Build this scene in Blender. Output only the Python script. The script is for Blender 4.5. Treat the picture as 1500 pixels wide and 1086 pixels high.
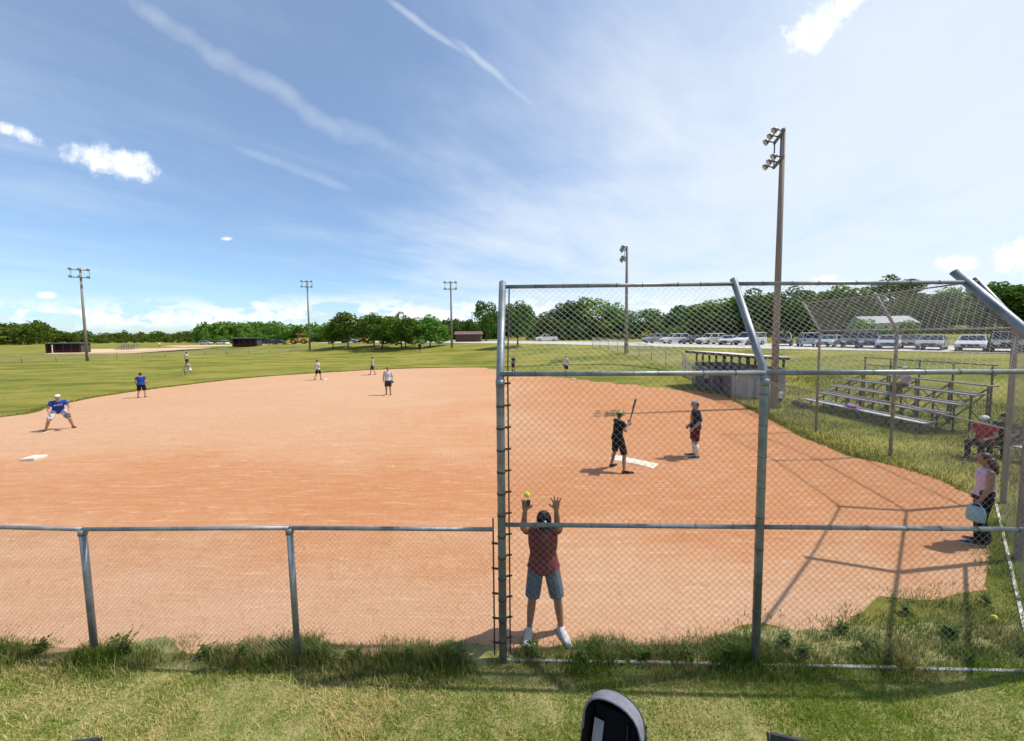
import bpy, bmesh, math, random
import numpy as np
from mathutils import Vector, Matrix

R = math.radians
random.seed(7)
rng = np.random.default_rng(7)
for o in list(bpy.data.objects):
    bpy.data.objects.remove(o)
scene = bpy.context.scene
COL = scene.collection

# ------------------------------------------------------------------ camera
CAM_H, FPX, PITCH, ROLL, PY0 = 3.8, 540.0, math.atan(33 / 540.0), R(-0.5), 523.0
cam_data = bpy.data.cameras.new('camera')
cam = bpy.data.objects.new('camera', cam_data)
COL.objects.link(cam)
CAM_M = Matrix.Rotation(math.pi / 2 - PITCH, 3, 'X') @ Matrix.Rotation(ROLL, 3, 'Z')
cam.location = (0, 0, CAM_H)
cam.rotation_euler = CAM_M.to_euler()
cam_data.sensor_fit = 'HORIZONTAL'
cam_data.sensor_width = 36.0
cam_data.lens = 36.0 * FPX / 1500.0
cam_data.shift_y = (PY0 - 543.0) / 1500.0
cam_data.clip_start, cam_data.clip_end = 0.05, 6000.0
scene.camera = cam
scene.render.resolution_x, scene.render.resolution_y = 1024, 741

# ------------------------------------------------------------------ light
SUN_EL, SUN_AZ = R(57.0), R(7.5)            # azimuth from +X towards +Y
sun_vec = Vector((math.cos(SUN_EL) * math.cos(SUN_AZ), math.cos(SUN_EL) * math.sin(SUN_AZ), math.sin(SUN_EL)))
sd = bpy.data.lights.new('sun', 'SUN')
sd.energy, sd.angle, sd.color = 4.9, R(0.53), (1.0, 0.955, 0.88)
so = bpy.data.objects.new('sun', sd)
so.rotation_euler = sun_vec.to_track_quat('Z', 'Y').to_euler()
so.location = (30, 5, 40)
COL.objects.link(so)
vs = scene.view_settings
scene.display_settings.display_device = 'sRGB'
vs.view_transform, vs.look, vs.exposure, vs.gamma = 'Standard', 'None', 0.10, 1.0
vs.use_curve_mapping = False


def ray(px, py):
    d = CAM_M @ Vector(((px - 750.0) / FPX, (PY0 - py) / FPX, -1.0))
    return d.normalized()


def at(px, py, h=0.0):
    """point where the pixel's ray meets the level plane at height h"""
    d = ray(px, py)
    t = (h - CAM_H) / d.z
    return Vector((0, 0, CAM_H)) + d * t


def at_depth(px, py, y):
    d = ray(px, py)
    return Vector((0, 0, CAM_H)) + d * (y / d.y)


# ------------------------------------------------------------------ node helper
class NT:
    def __init__(self, tree):
        self.t = tree
        tree.nodes.clear()

    def n(self, typ, **kw):
        nd = self.t.nodes.new(typ)
        for k, v in kw.items():
            setattr(nd, k, v)
        return nd

    def link(self, a, b):
        self.t.links.new(a, b)

    def put(self, sock, v):
        if v is None:
            return
        if isinstance(v, bpy.types.NodeSocket):
            self.link(v, sock)
        else:
            sock.default_value = v

    def m(self, op, a, b=None, c=None, clamp=False):
        nd = self.n('ShaderNodeMath', operation=op, use_clamp=clamp)
        self.put(nd.inputs[0], a)
        self.put(nd.inputs[1], b)
        if c is not None:
            self.put(nd.inputs[2], c)
        return nd.outputs[0]

    def ss(self, v, lo, hi, to0=0.0, to1=1.0):
        nd = self.n('ShaderNodeMapRange', interpolation_type='SMOOTHSTEP')
        for i, x in enumerate((v, lo, hi, to0, to1)):
            self.put(nd.inputs[i], x)
        return nd.outputs[0]

    def mix(self, f, a, b, blend='MIX'):
        nd = self.n('ShaderNodeMix', data_type='RGBA', blend_type=blend)
        self.put(nd.inputs[0], f)
        self.put(nd.inputs[6], a)
        self.put(nd.inputs[7], b)
        return nd.outputs[2]

    def noise(self, vec, scale, detail=4.0, rough=0.55, dist=0.0):
        nd = self.n('ShaderNodeTexNoise')
        if vec is not None:
            self.link(vec, nd.inputs['Vector'])
        nd.inputs['Scale'].default_value = scale
        nd.inputs['Detail'].default_value = detail
        nd.inputs['Roughness'].default_value = rough
        nd.inputs['Distortion'].default_value = dist
        return nd.outputs[0]

    def xyz(self, x, y, z):
        nd = self.n('ShaderNodeCombineXYZ')
        for i, v in enumerate((x, y, z)):
            self.put(nd.inputs[i], v)
        return nd.outputs[0]

    def mapping(self, vec, scale=(1, 1, 1), rot=(0, 0, 0), loc=(0, 0, 0)):
        nd = self.n('ShaderNodeMapping')
        self.link(vec, nd.inputs[0])
        nd.inputs[1].default_value = loc
        nd.inputs[2].default_value = rot
        nd.inputs[3].default_value = scale
        return nd.outputs[0]


# ------------------------------------------------------------------ world
SKY_STRENGTH = 0.130
world = bpy.data.worlds.new('World')
scene.world = world
world.use_nodes = True
world.cycles.sampling_method = 'MANUAL'
world.cycles.sample_map_resolution = 512
w = NT(world.node_tree)
sky = w.n('ShaderNodeTexSky', sky_type='NISHITA')
sky.sun_disc = False
sky.sun_elevation = SUN_EL
sky.sun_rotation = math.pi / 2 - SUN_AZ
sky.altitude = 300.0
sky.air_density, sky.dust_density, sky.ozone_density = 1.0, 0.6, 2.2
tc = w.n('ShaderNodeTexCoord')
sep = w.n('ShaderNodeSeparateXYZ')
w.link(tc.outputs['Generated'], sep.inputs[0])
dx, dy, dz = sep.outputs
# coordinates on a flat cloud layer overhead
zc = w.m('ADD', w.m('MAXIMUM', dz, 0.0), 0.06)
U, V = w.m('DIVIDE', dx, zc), w.m('DIVIDE', dy, zc)
layer = w.xyz(U, V, 0.0)
ca = R(52)
along = w.m('ADD', w.m('MULTIPLY', U, math.cos(ca)), w.m('MULTIPLY', V, math.sin(ca)))
across = w.m('SUBTRACT', w.m('MULTIPLY', V, math.cos(ca)), w.m('MULTIPLY', U, math.sin(ca)))
streak_v = w.xyz(w.m('MULTIPLY', along, 0.6), w.m('MULTIPLY', across, 1.3), 0.0)
n_streak = w.noise(streak_v, 1.1, 6.0, 0.60, 0.35)
n_veil = w.noise(layer, 0.42, 5.0, 0.55, 0.5)
n_fine = w.noise(streak_v, 4.5, 5.0, 0.65, 0.3)
# gnomonic coordinates straight ahead, for single clouds standing in the view
yc = w.m('MAXIMUM', dy, 0.08)
A, E = w.m('DIVIDE', dx, yc), w.m('DIVIDE', dz, yc)
front = w.ss(dy, 0.05, 0.2)
right_bias = w.ss(w.m('ADD', A, w.m('MULTIPLY', E, -0.55)), -0.80, 0.55)
veil = w.m('ADD', w.m('MULTIPLY', n_veil, 0.85), w.m('MULTIPLY', n_streak, 0.75))
veil = w.m('ADD', veil, w.m('MULTIPLY', right_bias, 0.60))
veil = w.m('ADD', veil, w.m('MULTIPLY', w.m('SUBTRACT', n_fine, 0.5), 0.16))
cir = w.m('ADD', w.m('MULTIPLY', w.ss(veil, 0.68, 1.50), 0.73), 0.16)


def ae(px, py):
    d = ray(px, py)
    return d.x / d.y, d.z / d.y


AEV = w.xyz(A, E, 0.0)
n_soft = w.noise(AEV, 3.2, 4.0, 0.55, 0.2)
n_c1 = w.noise(AEV, 9.0, 7.0, 0.62, 0.25)
n_c2 = w.noise(AEV, 26.0, 5.0, 0.6, 0.2)
puff = w.m('ADD', w.m('MULTIPLY', w.m('SUBTRACT', n_c1, 0.5), 1.9), w.m('MULTIPLY', w.m('SUBTRACT', n_c2, 0.5), 0.9))


def blob(px, py, rx, ry, rot=0.0, soft=0.35, k=1.0):
    a0, e0 = ae(px, py)
    da, de = w.m('SUBTRACT', A, a0), w.m('SUBTRACT', E, e0)
    c, s = math.cos(rot), math.sin(rot)
    p = w.m('ADD', w.m('MULTIPLY', da, c / (rx / 540)), w.m('MULTIPLY', de, s / (rx / 540)))
    q = w.m('ADD', w.m('MULTIPLY', da, -s / (ry / 540)), w.m('MULTIPLY', de, c / (ry / 540)))
    r = w.m('SQRT', w.m('ADD', w.m('MULTIPLY', p, p), w.m('MULTIPLY', q, q)))
    return w.ss(w.m('ADD', w.m('SUBTRACT', 1.0, r), w.m('MULTIPLY', puff, k)), 0.0, soft)


def trail(p0, p1, wid, amt, soft=1.0):
    """thin streak of high cloud between two directions"""
    (a0, e0), (a1, e1) = ae(*p0), ae(*p1)
    L = math.hypot(a1 - a0, e1 - e0)
    ux, uy = (a1 - a0) / L, (e1 - e0) / L
    da, de = w.m('SUBTRACT', A, a0), w.m('SUBTRACT', E, e0)
    t = w.m('ADD', w.m('MULTIPLY', da, ux), w.m('MULTIPLY', de, uy))
    s = w.m('ADD', w.m('MULTIPLY', da, -uy), w.m('MULTIPLY', de, ux))
    s = w.m('ADD', s, w.m('MULTIPLY', w.m('SUBTRACT', n_soft, 0.5), wid / 540 * 2.0))
    g = w.ss(w.m('ABSOLUTE', s), 0.0, wid / 540, 1.0, 0.0)
    ends = w.m('MULTIPLY', w.ss(t, -0.02, 0.16), w.ss(t, L - 0.16, L + 0.02, 1.0, 0.0))
    return w.m('MULTIPLY', w.m('MULTIPLY', g, ends), w.m('MULTIPLY', w.ss(n_c1, 0.2, 0.75, 0.6, 1.0), amt))


cum = blob(160, 236, 76, 26, R(-16), 0.55, 0.75)
for b in ((30, 196, 46, 12, R(-22), 0.9, 0.9), (1192, 38, 62, 30, R(30), 0.6, 0.9), (1245, 2, 30, 24, R(40), 0.5, 0.8),
          (68, 433, 20, 7, 0, 0.6, 0.5), (1500, 368, 50, 30, R(20), 0.6, 0.9), (1405, 385, 38, 14, 0, 0.9, 0.8),
          (1210, 408, 26, 9, 0, 0.9, 0.8), (382, 450, 18, 8, R(-20), 0.7, 0.7), (332, 350, 11, 4, 0, 0.8, 0.5)):
    cum = w.m('MAXIMUM', cum, blob(*b))
low = w.ss(E, 0.012, 0.05)
low = w.m('MULTIPLY', low, w.ss(E, 0.055, 0.125, 1.0, 0.0))
n_low = w.noise(w.mapping(AEV, (5.5, 15.0, 1.0)), 1.0, 7.0, 0.62, 0.2)
lowc = w.m('MULTIPLY', w.ss(n_low, 0.45, 0.53), low)
cum = w.m('MAXIMUM', cum, w.m('MULTIPLY', lowc, 0.85))
tr = trail((140, -30), (560, 235), 30, 0.40)
for b in (((430, 165), (800, 320), 44, 0.36), ((530, -30), (720, 110), 11, 0.6), ((630, 30), (830, 195), 12, 0.65), ((330, 200), (540, 285), 14, 0.3),
          ((0, 140), (250, 205), 14, 0.28), ((300, 190), (560, 300), 16, 0.35)):
    tr = w.m('MAXIMUM', tr, trail(*b))
cir = w.m('MULTIPLY', w.m('MAXIMUM', cir, w.m('MULTIPLY', tr, front)), 1.0)
cum = w.m('MULTIPLY', cum, front)
shade = w.mix(w.ss(n_c2, 0.3, 0.62), (6.5, 7.0, 7.9, 1), (8.6, 8.8, 9.0, 1))
tint = w.mix(1.0, sky.outputs[0], (0.82, 1.06, 1.24, 1), 'MULTIPLY')
c = w.mix(cir, tint, (6.2, 6.8, 7.4, 1))
c = w.mix(w.m('MULTIPLY', cum, 0.94), c, shade)
bg = w.n('ShaderNodeBackground')
w.link(c, bg.inputs[0])
bg.inputs[1].default_value = SKY_STRENGTH
w.link(bg.outputs[0], w.n('ShaderNodeOutputWorld').inputs[0])

# ------------------------------------------------------------------ materials
MATS = {}


def mat(name, c1, c2=None, scale=6.0, rough=0.7, metal=0.0, bump=0.0, bscale=40.0, stretch=(1, 1, 1), spec=0.5,
        island=0.0, detail=5.0, wear=None, coat=0.0):
    """procedural surface: two tones mixed by noise, optional wear stains, fine relief"""
    m_ = bpy.data.materials.new(name)
    m_.use_nodes = True
    t = NT(m_.node_tree)
    p = t.n('ShaderNodeBsdfPrincipled')
    tcx = t.n('ShaderNodeTexCoord')
    vec = t.mapping(tcx.outputs['Object'], stretch)
    c1 = tuple(c1) + (1,)
    c2 = tuple(c2) + (1,) if c2 else tuple(x * 0.78 for x in c1[:3]) + (1,)
    f = t.ss(t.noise(vec, scale, detail, 0.6), 0.3, 0.7)
    col = t.mix(f, c1, c2)
    if wear:
        col = t.mix(t.ss(t.noise(vec, scale * 3.1, 6.0, 0.7), 0.58, 0.72), col, tuple(wear) + (1,))
    if island:
        g = t.n('ShaderNodeNewGeometry')
        v = t.m('MULTIPLY_ADD', g.outputs['Random Per Island'], island, 1.0 - island / 2)
        hs = t.n('ShaderNodeHueSaturation')
        t.link(v, hs.inputs['Value'])
        t.link(col, hs.inputs['Color'])
        col = hs.outputs[0]
    t.link(col, p.inputs['Base Color'])
    p.inputs['Roughness'].default_value = rough
    p.inputs['Metallic'].default_value = metal
    p.inputs['Specular IOR Level'].default_value = spec
    p.inputs['Coat Weight'].default_value = coat
    if bump:
        b = t.n('ShaderNodeBump')
        b.inputs['Strength'].default_value = bump
        b.inputs['Distance'].default_value = 0.02
        t.link(t.noise(vec, bscale, 4.0, 0.6), b.inputs['Height'])
        t.link(b.outputs[0], p.inputs['Normal'])
    t.link(p.outputs[0], t.n('ShaderNodeOutputMaterial').inputs[0])
    MATS[name] = m_
    return m_


def ground_mats():
    # infield clay
    m_ = bpy.data.materials.new('clay')
    m_.use_nodes = True
    t = NT(m_.node_tree)
    p = t.n('ShaderNodeBsdfPrincipled')
    o = t.n('ShaderNodeTexCoord').outputs['Object']
    big = t.noise(t.mapping(o, (0.6, 1.0, 1.0), (0, 0, R(12))), 0.12, 5.0, 0.6, 0.4)
    drag = t.noise(t.mapping(o, (0.25, 2.6, 1.0), (0, 0, R(4))), 1.4, 6.0, 0.65, 0.5)
    fine = t.noise(o, 9.0, 6.0, 0.7)
    grit = t.noise(o, 70.0, 4.0, 0.7)
    col = t.mix(t.ss(big, 0.36, 0.62), (0.47, 0.225, 0.105, 1), (0.50, 0.285, 0.160, 1))
    col = t.mix(t.m('MULTIPLY', t.ss(drag, 0.42, 0.72), 0.35), col, (0.60, 0.345, 0.205, 1))
    col = t.mix(t.m('MULTIPLY', t.ss(drag, 0.5, 0.25), 0.28), col, (0.42, 0.175, 0.072, 1))
    col = t.mix(t.m('MULTIPLY', t.ss(fine, 0.5, 0.8), 0.5), col, (0.66, 0.42, 0.27, 1))
    col = t.mix(t.m('MULTIPLY', t.ss(fine, 0.42, 0.2), 0.45), col, (0.36, 0.135, 0.058, 1))
    mott = t.noise(t.mapping(o, (0.7, 1.5, 1.0), (0, 0, R(-14))), 0.9, 7.0, 0.7, 0.6)
    col = t.mix(t.m('MULTIPLY', t.ss(mott, 0.54, 0.74), 0.6), col, (0.57, 0.355, 0.22, 1))
    col = t.mix(t.m('MULTIPLY', t.ss(mott, 0.46, 0.27), 0.5), col, (0.43, 0.185, 0.078, 1))
    # damper, more orange clay round the plate and across the drag lane; dry paler dust along the fence and in the far left
    sp = t.n('ShaderNodeSeparateXYZ')
    t.link(o, sp.inputs[0])
    wx, wy = sp.outputs[0], sp.outputs[1]
    warp = t.m('MULTIPLY', t.m('SUBTRACT', t.noise(o, 0.35, 5.0, 0.65, 0.4), 0.5), 5.0)
    px_, py_ = t.m('ADD', wx, t.m('MULTIPLY', warp, 1.6)), t.m('ADD', wy, warp)
    rake = t.noise(t.mapping(o, (0.8, 5.0, 1.0), (0, 0, R(16))), 1.6, 6.0, 0.7, 0.3)
    damp = t.m('MULTIPLY', t.ss(px_, -1.5, 5.0), t.ss(py_, 5.2, 7.5))
    lane = t.m('MULTIPLY', t.ss(py_, 6.2, 8.0), t.ss(py_, 9.4, 12.5, 1.0, 0.0))
    wet = t.m('MAXIMUM', damp, t.m('MULTIPLY', lane, 0.85))
    col = t.mix(t.m('MULTIPLY', wet, t.ss(rake, 0.25, 0.6, 0.95, 0.5)), col, (0.43, 0.170, 0.066, 1))
    dry_ = t.m('MAXIMUM', t.ss(py_, 6.4, 4.6), t.m('MULTIPLY', t.ss(px_, 0.0, -9.0), t.ss(py_, 10.5, 14.0)))
    col = t.mix(t.m('MULTIPLY', dry_, 0.55), col, (0.52, 0.325, 0.205, 1))
    col = t.mix(t.m('MULTIPLY', t.ss(rake, 0.54, 0.70), 0.65), col, (0.60, 0.385, 0.245, 1))
    foot = t.noise(o, 3.6, 5.0, 0.7, 0.8)
    col = t.mix(t.m('MULTIPLY', t.ss(foot, 0.57, 0.70), 0.45), col, (0.36, 0.15, 0.065, 1))
    vor = t.n('ShaderNodeTexVoronoi')
    t.link(o, vor.inputs['Vector'])
    vor.inputs['Scale'].default_value = 11.0
    vor.inputs['Randomness'].default_value = 1.0
    peb = t.ss(vor.outputs['Distance'], 0.05, 0.11, 1.0, 0.0)
    col = t.mix(t.m('MULTIPLY', t.m('MULTIPLY', peb, t.ss(fine, 0.5, 0.6)), 0.7), col, (0.30, 0.17, 0.11, 1))
    t.link(col, p.inputs['Base Color'])
    p.inputs['Roughness'].default_value = 0.95
    p.inputs['Specular IOR Level'].default_value = 0.15
    b = t.n('ShaderNodeBump')
    b.inputs['Strength'].default_value = 0.8
    b.inputs['Distance'].default_value = 0.03
    h = t.m('ADD', t.m('MULTIPLY', fine, 0.8), t.m('MULTIPLY', grit, 0.35))
    h = t.m('ADD', h, t.m('MULTIPLY', drag, 0.8))
    h = t.m('ADD', h, t.m('MULTIPLY', foot, 1.6))
    h = t.m('ADD', h, t.m('MULTIPLY', rake, 0.9))
    t.link(h, b.inputs['Height'])
    t.link(b.outputs[0], p.inputs['Normal'])
    t.link(p.outputs[0], t.n('ShaderNodeOutputMaterial').inputs[0])
    MATS['clay'] = m_
    # mown grass of the field
    m_ = bpy.data.materials.new('turf')
    m_.use_nodes = True
    t = NT(m_.node_tree)
    p = t.n('ShaderNodeBsdfPrincipled')
    o = t.n('ShaderNodeTexCoord').outputs['Object']
    band = t.noise(t.mapping(o, (0.10, 0.26, 1.0), (0, 0, R(-8))), 1.0, 7.0, 0.70, 0.4)
    patch = t.noise(o, 0.35, 6.0, 0.65, 0.3)
    fine = t.noise(o, 7.0, 6.0, 0.7)
    col = t.mix(t.ss(band, 0.38, 0.60), (0.125, 0.148, 0.018, 1), (0.275, 0.245, 0.046, 1))
    col = t.mix(t.m('MULTIPLY', t.ss(patch, 0.48, 0.75), 0.7), col, (0.30, 0.25, 0.07, 1))
    col = t.mix(t.m('MULTIPLY', t.ss(fine, 0.5, 0.2), 0.6), col, (0.045, 0.075, 0.010, 1))
    t.link(col, p.inputs['Base Color'])
    p.inputs['Roughness'].default_value = 0.9
    p.inputs['Specular IOR Level'].default_value = 0.1
    b = t.n('ShaderNodeBump')
    b.inputs['Strength'].default_value = 0.8
    b.inputs['Distance'].default_value = 0.06
    t.link(t.m('ADD', fine, t.noise(o, 30.0, 3.0, 0.7)), b.inputs['Height'])
    t.link(b.outputs[0], p.inputs['Normal'])
    t.link(p.outputs[0], t.n('ShaderNodeOutputMaterial').inputs[0])
    MATS['turf'] = m_

    # leaf-like materials: per blade / per leaf colour, thin translucency
    def leafy(name, ca_, cb_, cc_, pscale, trans=0.35, obj_rand=0.0, dry=(0.45, 0.7)):
        m2 = bpy.data.materials.new(name)
        m2.use_nodes = True
        q = NT(m2.node_tree)
        g = q.n('ShaderNodeNewGeometry')
        ob = q.n('ShaderNodeTexCoord').outputs['Object']
        nz = q.noise(ob, pscale, 4.0, 0.6)
        ri = g.outputs['Random Per Island']
        c_ = q.mix(ri, ca_ + (1,), cb_ + (1,))
        if name == 'grass_lawn':                      # the lawn is drier towards the left
            sx_ = q.n('ShaderNodeSeparateXYZ')
            q.link(ob, sx_.inputs[0])
            nz = q.m('ADD', nz, q.m('MULTIPLY', sx_.outputs[0], -0.016))
        f_ = q.ss(q.m('ADD', nz, q.m('MULTIPLY', q.m('SUBTRACT', ri, 0.5), 0.3)), dry[0], dry[1])
        c_ = q.mix(f_, c_, cc_ + (1,))
        if obj_rand:
            oi = q.n('ShaderNodeObjectInfo')
            hs = q.n('ShaderNodeHueSaturation')
            q.link(q.m('MULTIPLY_ADD', oi.outputs['Random'], 0.05, 0.475), hs.inputs['Hue'])
            q.link(q.m('MULTIPLY_ADD', oi.outputs['Random'], obj_rand, 1.0 - obj_rand / 2), hs.inputs['Value'])
            q.link(c_, hs.inputs['Color'])
            c_ = hs.outputs[0]
        d = q.n('ShaderNodeBsdfDiffuse')
        tr_ = q.n('ShaderNodeBsdfTranslucent')
        q.link(c_, d.inputs[0])
        q.link(c_, tr_.inputs[0])
        mx = q.n('ShaderNodeMixShader')
        mx.inputs[0].default_value = trans
        q.link(d.outputs[0], mx.inputs[1])
        q.link(tr_.outputs[0], mx.inputs[2])
        q.link(mx.outputs[0], q.n('ShaderNodeOutputMaterial').inputs[0])
        MATS[name] = m2

    leafy('grass_lawn', (0.170, 0.285, 0.032), (0.370, 0.430, 0.080), (0.72, 0.60, 0.28), 0.7, 0.45, dry=(0.49, 0.61))
    leafy('grass_tall', (0.065, 0.130, 0.016), (0.210, 0.270, 0.046), (0.42, 0.35, 0.14), 1.6, 0.40, dry=(0.50, 0.68))
    leafy('grass_field', (0.11, 0.145, 0.016), (0.19, 0.195, 0.030), (0.27, 0.225, 0.065), 0.35, 0.3)
    leafy('leaf_dark', (0.056, 0.128, 0.024), (0.125, 0.215, 0.044), (0.088, 0.172, 0.033), 0.12, 0.34, 0.6)
    leafy('leaf_mid', (0.080, 0.165, 0.026), (0.170, 0.255, 0.050), (0.125, 0.205, 0.036), 0.12, 0.36, 0.6)
    leafy('leaf_light', (0.110, 0.190, 0.022), (0.200, 0.265, 0.040), (0.15, 0.22, 0.030), 0.15, 0.3, 0.25)
    leafy('weed_leaf', (0.060, 0.125, 0.024), (0.120, 0.180, 0.040), (0.16, 0.16, 0.05), 3.0, 0.3)


ground_mats()
mat('thatch', (0.44, 0.365, 0.16), (0.18, 0.21, 0.045), 4.5, 0.95, bump=1.0, bscale=120, wear=(0.36, 0.24, 0.12), detail=10.0)
mat('gravel', (0.40, 0.37, 0.33), (0.52, 0.49, 0.44), 1.6, 0.95, bump=0.6, bscale=25)
mat('far_clay', (0.55, 0.36, 0.22), (0.62, 0.43, 0.29), 0.3, 0.95)
mat('hill', (0.045, 0.085, 0.05), (0.07, 0.11, 0.07), 0.01, 1.0)
mat('galvanized', (0.255, 0.285, 0.31), (0.135, 0.155, 0.17), 5.0, 0.46, 0.45, 0.2, 70, wear=(0.17, 0.15, 0.135), detail=8.0)
mat('galvanized_rusty', (0.29, 0.26, 0.25), (0.18, 0.16, 0.155), 7.0, 0.55, 0.4, 0.15, 60, wear=(0.26, 0.12, 0.06))
mat('wire', (0.33, 0.31, 0.29), (0.22, 0.20, 0.185), 3.0, 0.45, 0.35)
mat('wire_lightened', (0.50, 0.50, 0.50), (0.38, 0.38, 0.37), 3.0, 0.45, 0.2)  # lighter copy of wire: brightness put into the colour, top-lit overhang looks dark
mat('steel_dark', (0.055, 0.05, 0.05), (0.10, 0.075, 0.06), 12.0, 0.6, 0.6)
mat('white_board', (0.58, 0.56, 0.52), (0.36, 0.33, 0.29), 5.0, 0.8, bump=0.3, wear=(0.34, 0.27, 0.2), stretch=(1, 1, 1))
mat('pole_wood', (0.30, 0.245, 0.21), (0.20, 0.16, 0.14), 6.0, 0.85, bump=0.5, stretch=(6, 6, 0.25))
mat('plank_grey', (0.22, 0.215, 0.22), (0.15, 0.145, 0.15), 5.0, 0.75, bump=0.3, stretch=(1, 0.3, 1))
mat('plank_pale', (0.48, 0.47, 0.46), (0.34, 0.33, 0.32), 5.0, 0.7, bump=0.3, stretch=(1, 0.3, 1))
mat('dug_block', (0.24, 0.235, 0.25), (0.32, 0.30, 0.31), 3.0, 0.9, bump=0.4)
mat('dug_board', (0.085, 0.08, 0.10), (0.14, 0.13, 0.15), 6.0, 0.85, stretch=(3, 3, 0.3))
mat('dug_roof', (0.62, 0.52, 0.47), (0.72, 0.63, 0.58), 2.0, 0.7)
mat('dug_frame', (0.035, 0.032, 0.035), (0.06, 0.055, 0.05), 8.0, 0.7)
mat('far_dark', (0.045, 0.04, 0.045), (0.07, 0.06, 0.06), 2.0, 0.8)
mat('barn_red', (0.11, 0.05, 0.035), (0.07, 0.035, 0.028), 2.0, 0.8)
mat('barn_roof', (0.18, 0.10, 0.08), (0.13, 0.08, 0.07), 2.0, 0.7)
mat('house_wall', (0.45, 0.42, 0.38), (0.38, 0.35, 0.32), 2.0, 0.8)
mat('house_roof', (0.25, 0.27, 0.29), (0.19, 0.21, 0.23), 3.0, 0.6)
mat('machine_yellow', (0.62, 0.36, 0.03), (0.52, 0.29, 0.03), 3.0, 0.5)
mat('bleach_blue', (0.10, 0.18, 0.30), (0.08, 0.13, 0.22), 4.0, 0.6)
mat('lamp_metal', (0.20, 0.20, 0.21), (0.14, 0.14, 0.15), 8.0, 0.45, 0.5)
mat('lamp_glass', (0.55, 0.52, 0.55), (0.45, 0.42, 0.46), 8.0, 0.15)
mat('base_white', (0.74, 0.68, 0.58), (0.60, 0.47, 0.34), 3.0, 0.8, wear=(0.54, 0.33, 0.19), bump=0.3)
mat('bark', (0.10, 0.08, 0.06), (0.06, 0.048, 0.038), 8.0, 0.95, bump=0.5)
mat('stem', (0.10, 0.13, 0.03), (0.14, 0.12, 0.05), 8.0, 0.8)
mat('glass_dark', (0.012, 0.014, 0.017), (0.02, 0.022, 0.026), 2.0, 0.06, spec=0.6)
mat('tyre', (0.018, 0.018, 0.018), (0.03, 0.028, 0.026), 8.0, 0.85)
mat('rim', (0.42, 0.42, 0.43), (0.30, 0.30, 0.31), 8.0, 0.35, 0.8)
mat('headlight', (0.75, 0.76, 0.78), (0.6, 0.62, 0.65), 8.0, 0.1)
mat('taillight', (0.35, 0.02, 0.02), (0.25, 0.015, 0.015), 8.0, 0.2)
mat('plastic_black', (0.02, 0.02, 0.021), (0.032, 0.032, 0.034), 12.0, 0.5)
for nm, c_ in (('white', (0.72, 0.72, 0.71)), ('silver', (0.50, 0.52, 0.54)), ('grey', (0.24, 0.26, 0.28)), ('dark', (0.025, 0.028, 0.034)),
               ('cream', (0.66, 0.63, 0.55)), ('navy', (0.03, 0.045, 0.09)), ('steelblue', (0.30, 0.36, 0.44))):
    mat('paint_' + nm, c_, tuple(x * 0.9 for x in c_), 2.0, 0.38, 0.0, coat=0.2)
for nm, c_ in (('skin', (0.40, 0.225, 0.15)), ('skin_tan', (0.30, 0.155, 0.095)), ('skin_fair', (0.50, 0.30, 0.22)),):
    mat(nm, c_, tuple(x * 0.86 for x in c_), 7.0, 0.55, spec=0.35)
for nm, c_ in (('maroon', (0.17, 0.045, 0.048)), ('slate', (0.11, 0.135, 0.165)), ('black', (0.012, 0.012, 0.014)), ('royal', (0.018, 0.065, 0.33)),
               ('white', (0.70, 0.70, 0.70)), ('grey', (0.36, 0.37, 0.39)), ('navy', (0.02, 0.026, 0.055)), ('lightgrey', (0.50, 0.50, 0.52)),
               ('pink', (0.52, 0.30, 0.36)), ('red', (0.40, 0.030, 0.045)), ('orange', (0.45, 0.15, 0.04)), ('lime', (0.36, 0.55, 0.12)),
               ('redcap', (0.50, 0.06, 0.03)), ('purple', (0.36, 0.20, 0.42)), ('brown', (0.10, 0.05, 0.035)), ('teal', (0.32, 0.46, 0.52)),
               ('charcoal', (0.05, 0.052, 0.058)), ('darkred', (0.10, 0.018, 0.02)), ('bluegrey', (0.22, 0.25, 0.34)), ('palepink', (0.62, 0.42, 0.52))):
    mat('cloth_' + nm, c_, tuple(x * 0.8 for x in c_), 14.0, 0.9, bump=0.35, bscale=26, spec=0.15)
mat('hood_grey', (0.19, 0.19, 0.235), (0.13, 0.13, 0.165), 14.0, 0.85, bump=0.3)
mat('hair_brown', (0.055, 0.028, 0.017), (0.03, 0.016, 0.01), 30.0, 0.5, stretch=(4, 4, 0.4))
mat('hair_dark', (0.014, 0.010, 0.008), (0.025, 0.017, 0.012), 30.0, 0.5, stretch=(4, 4, 0.4))
mat('leather', (0.16, 0.07, 0.03), (0.10, 0.042, 0.02), 10.0, 0.6, bump=0.3)
mat('leather_dark', (0.035, 0.022, 0.018), (0.05, 0.03, 0.022), 10.0, 0.6, bump=0.3)
mat('ball_yellow', (0.62, 0.72, 0.06), (0.55, 0.64, 0.05), 20.0, 0.7)
mat('bat', (0.05, 0.04, 0.04), (0.09, 0.06, 0.05), 8.0, 0.35)
mat('eye', (0.02, 0.015, 0.012), (0.02, 0.015, 0.012), 4.0, 0.1)
mat('lip', (0.28, 0.10, 0.085), (0.25, 0.09, 0.08), 4.0, 0.5)

# ------------------------------------------------------------------ object helpers
def tag(o, label=None, cat=None, group=None, kind=None):
    if label:
        o['label'] = label
    if cat:
        o['category'] = cat
    if group:
        o['group'] = group
    if kind:
        o['kind'] = kind
    return o


def empty(name, loc, rz=0.0, label=None, cat=None, group=None):
    o = bpy.data.objects.new(name, None)
    o.location, o.rotation_euler = loc, (0, 0, rz)
    o.empty_display_size = 0.2
    COL.objects.link(o)
    return tag(o, label, cat, group)


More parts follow.
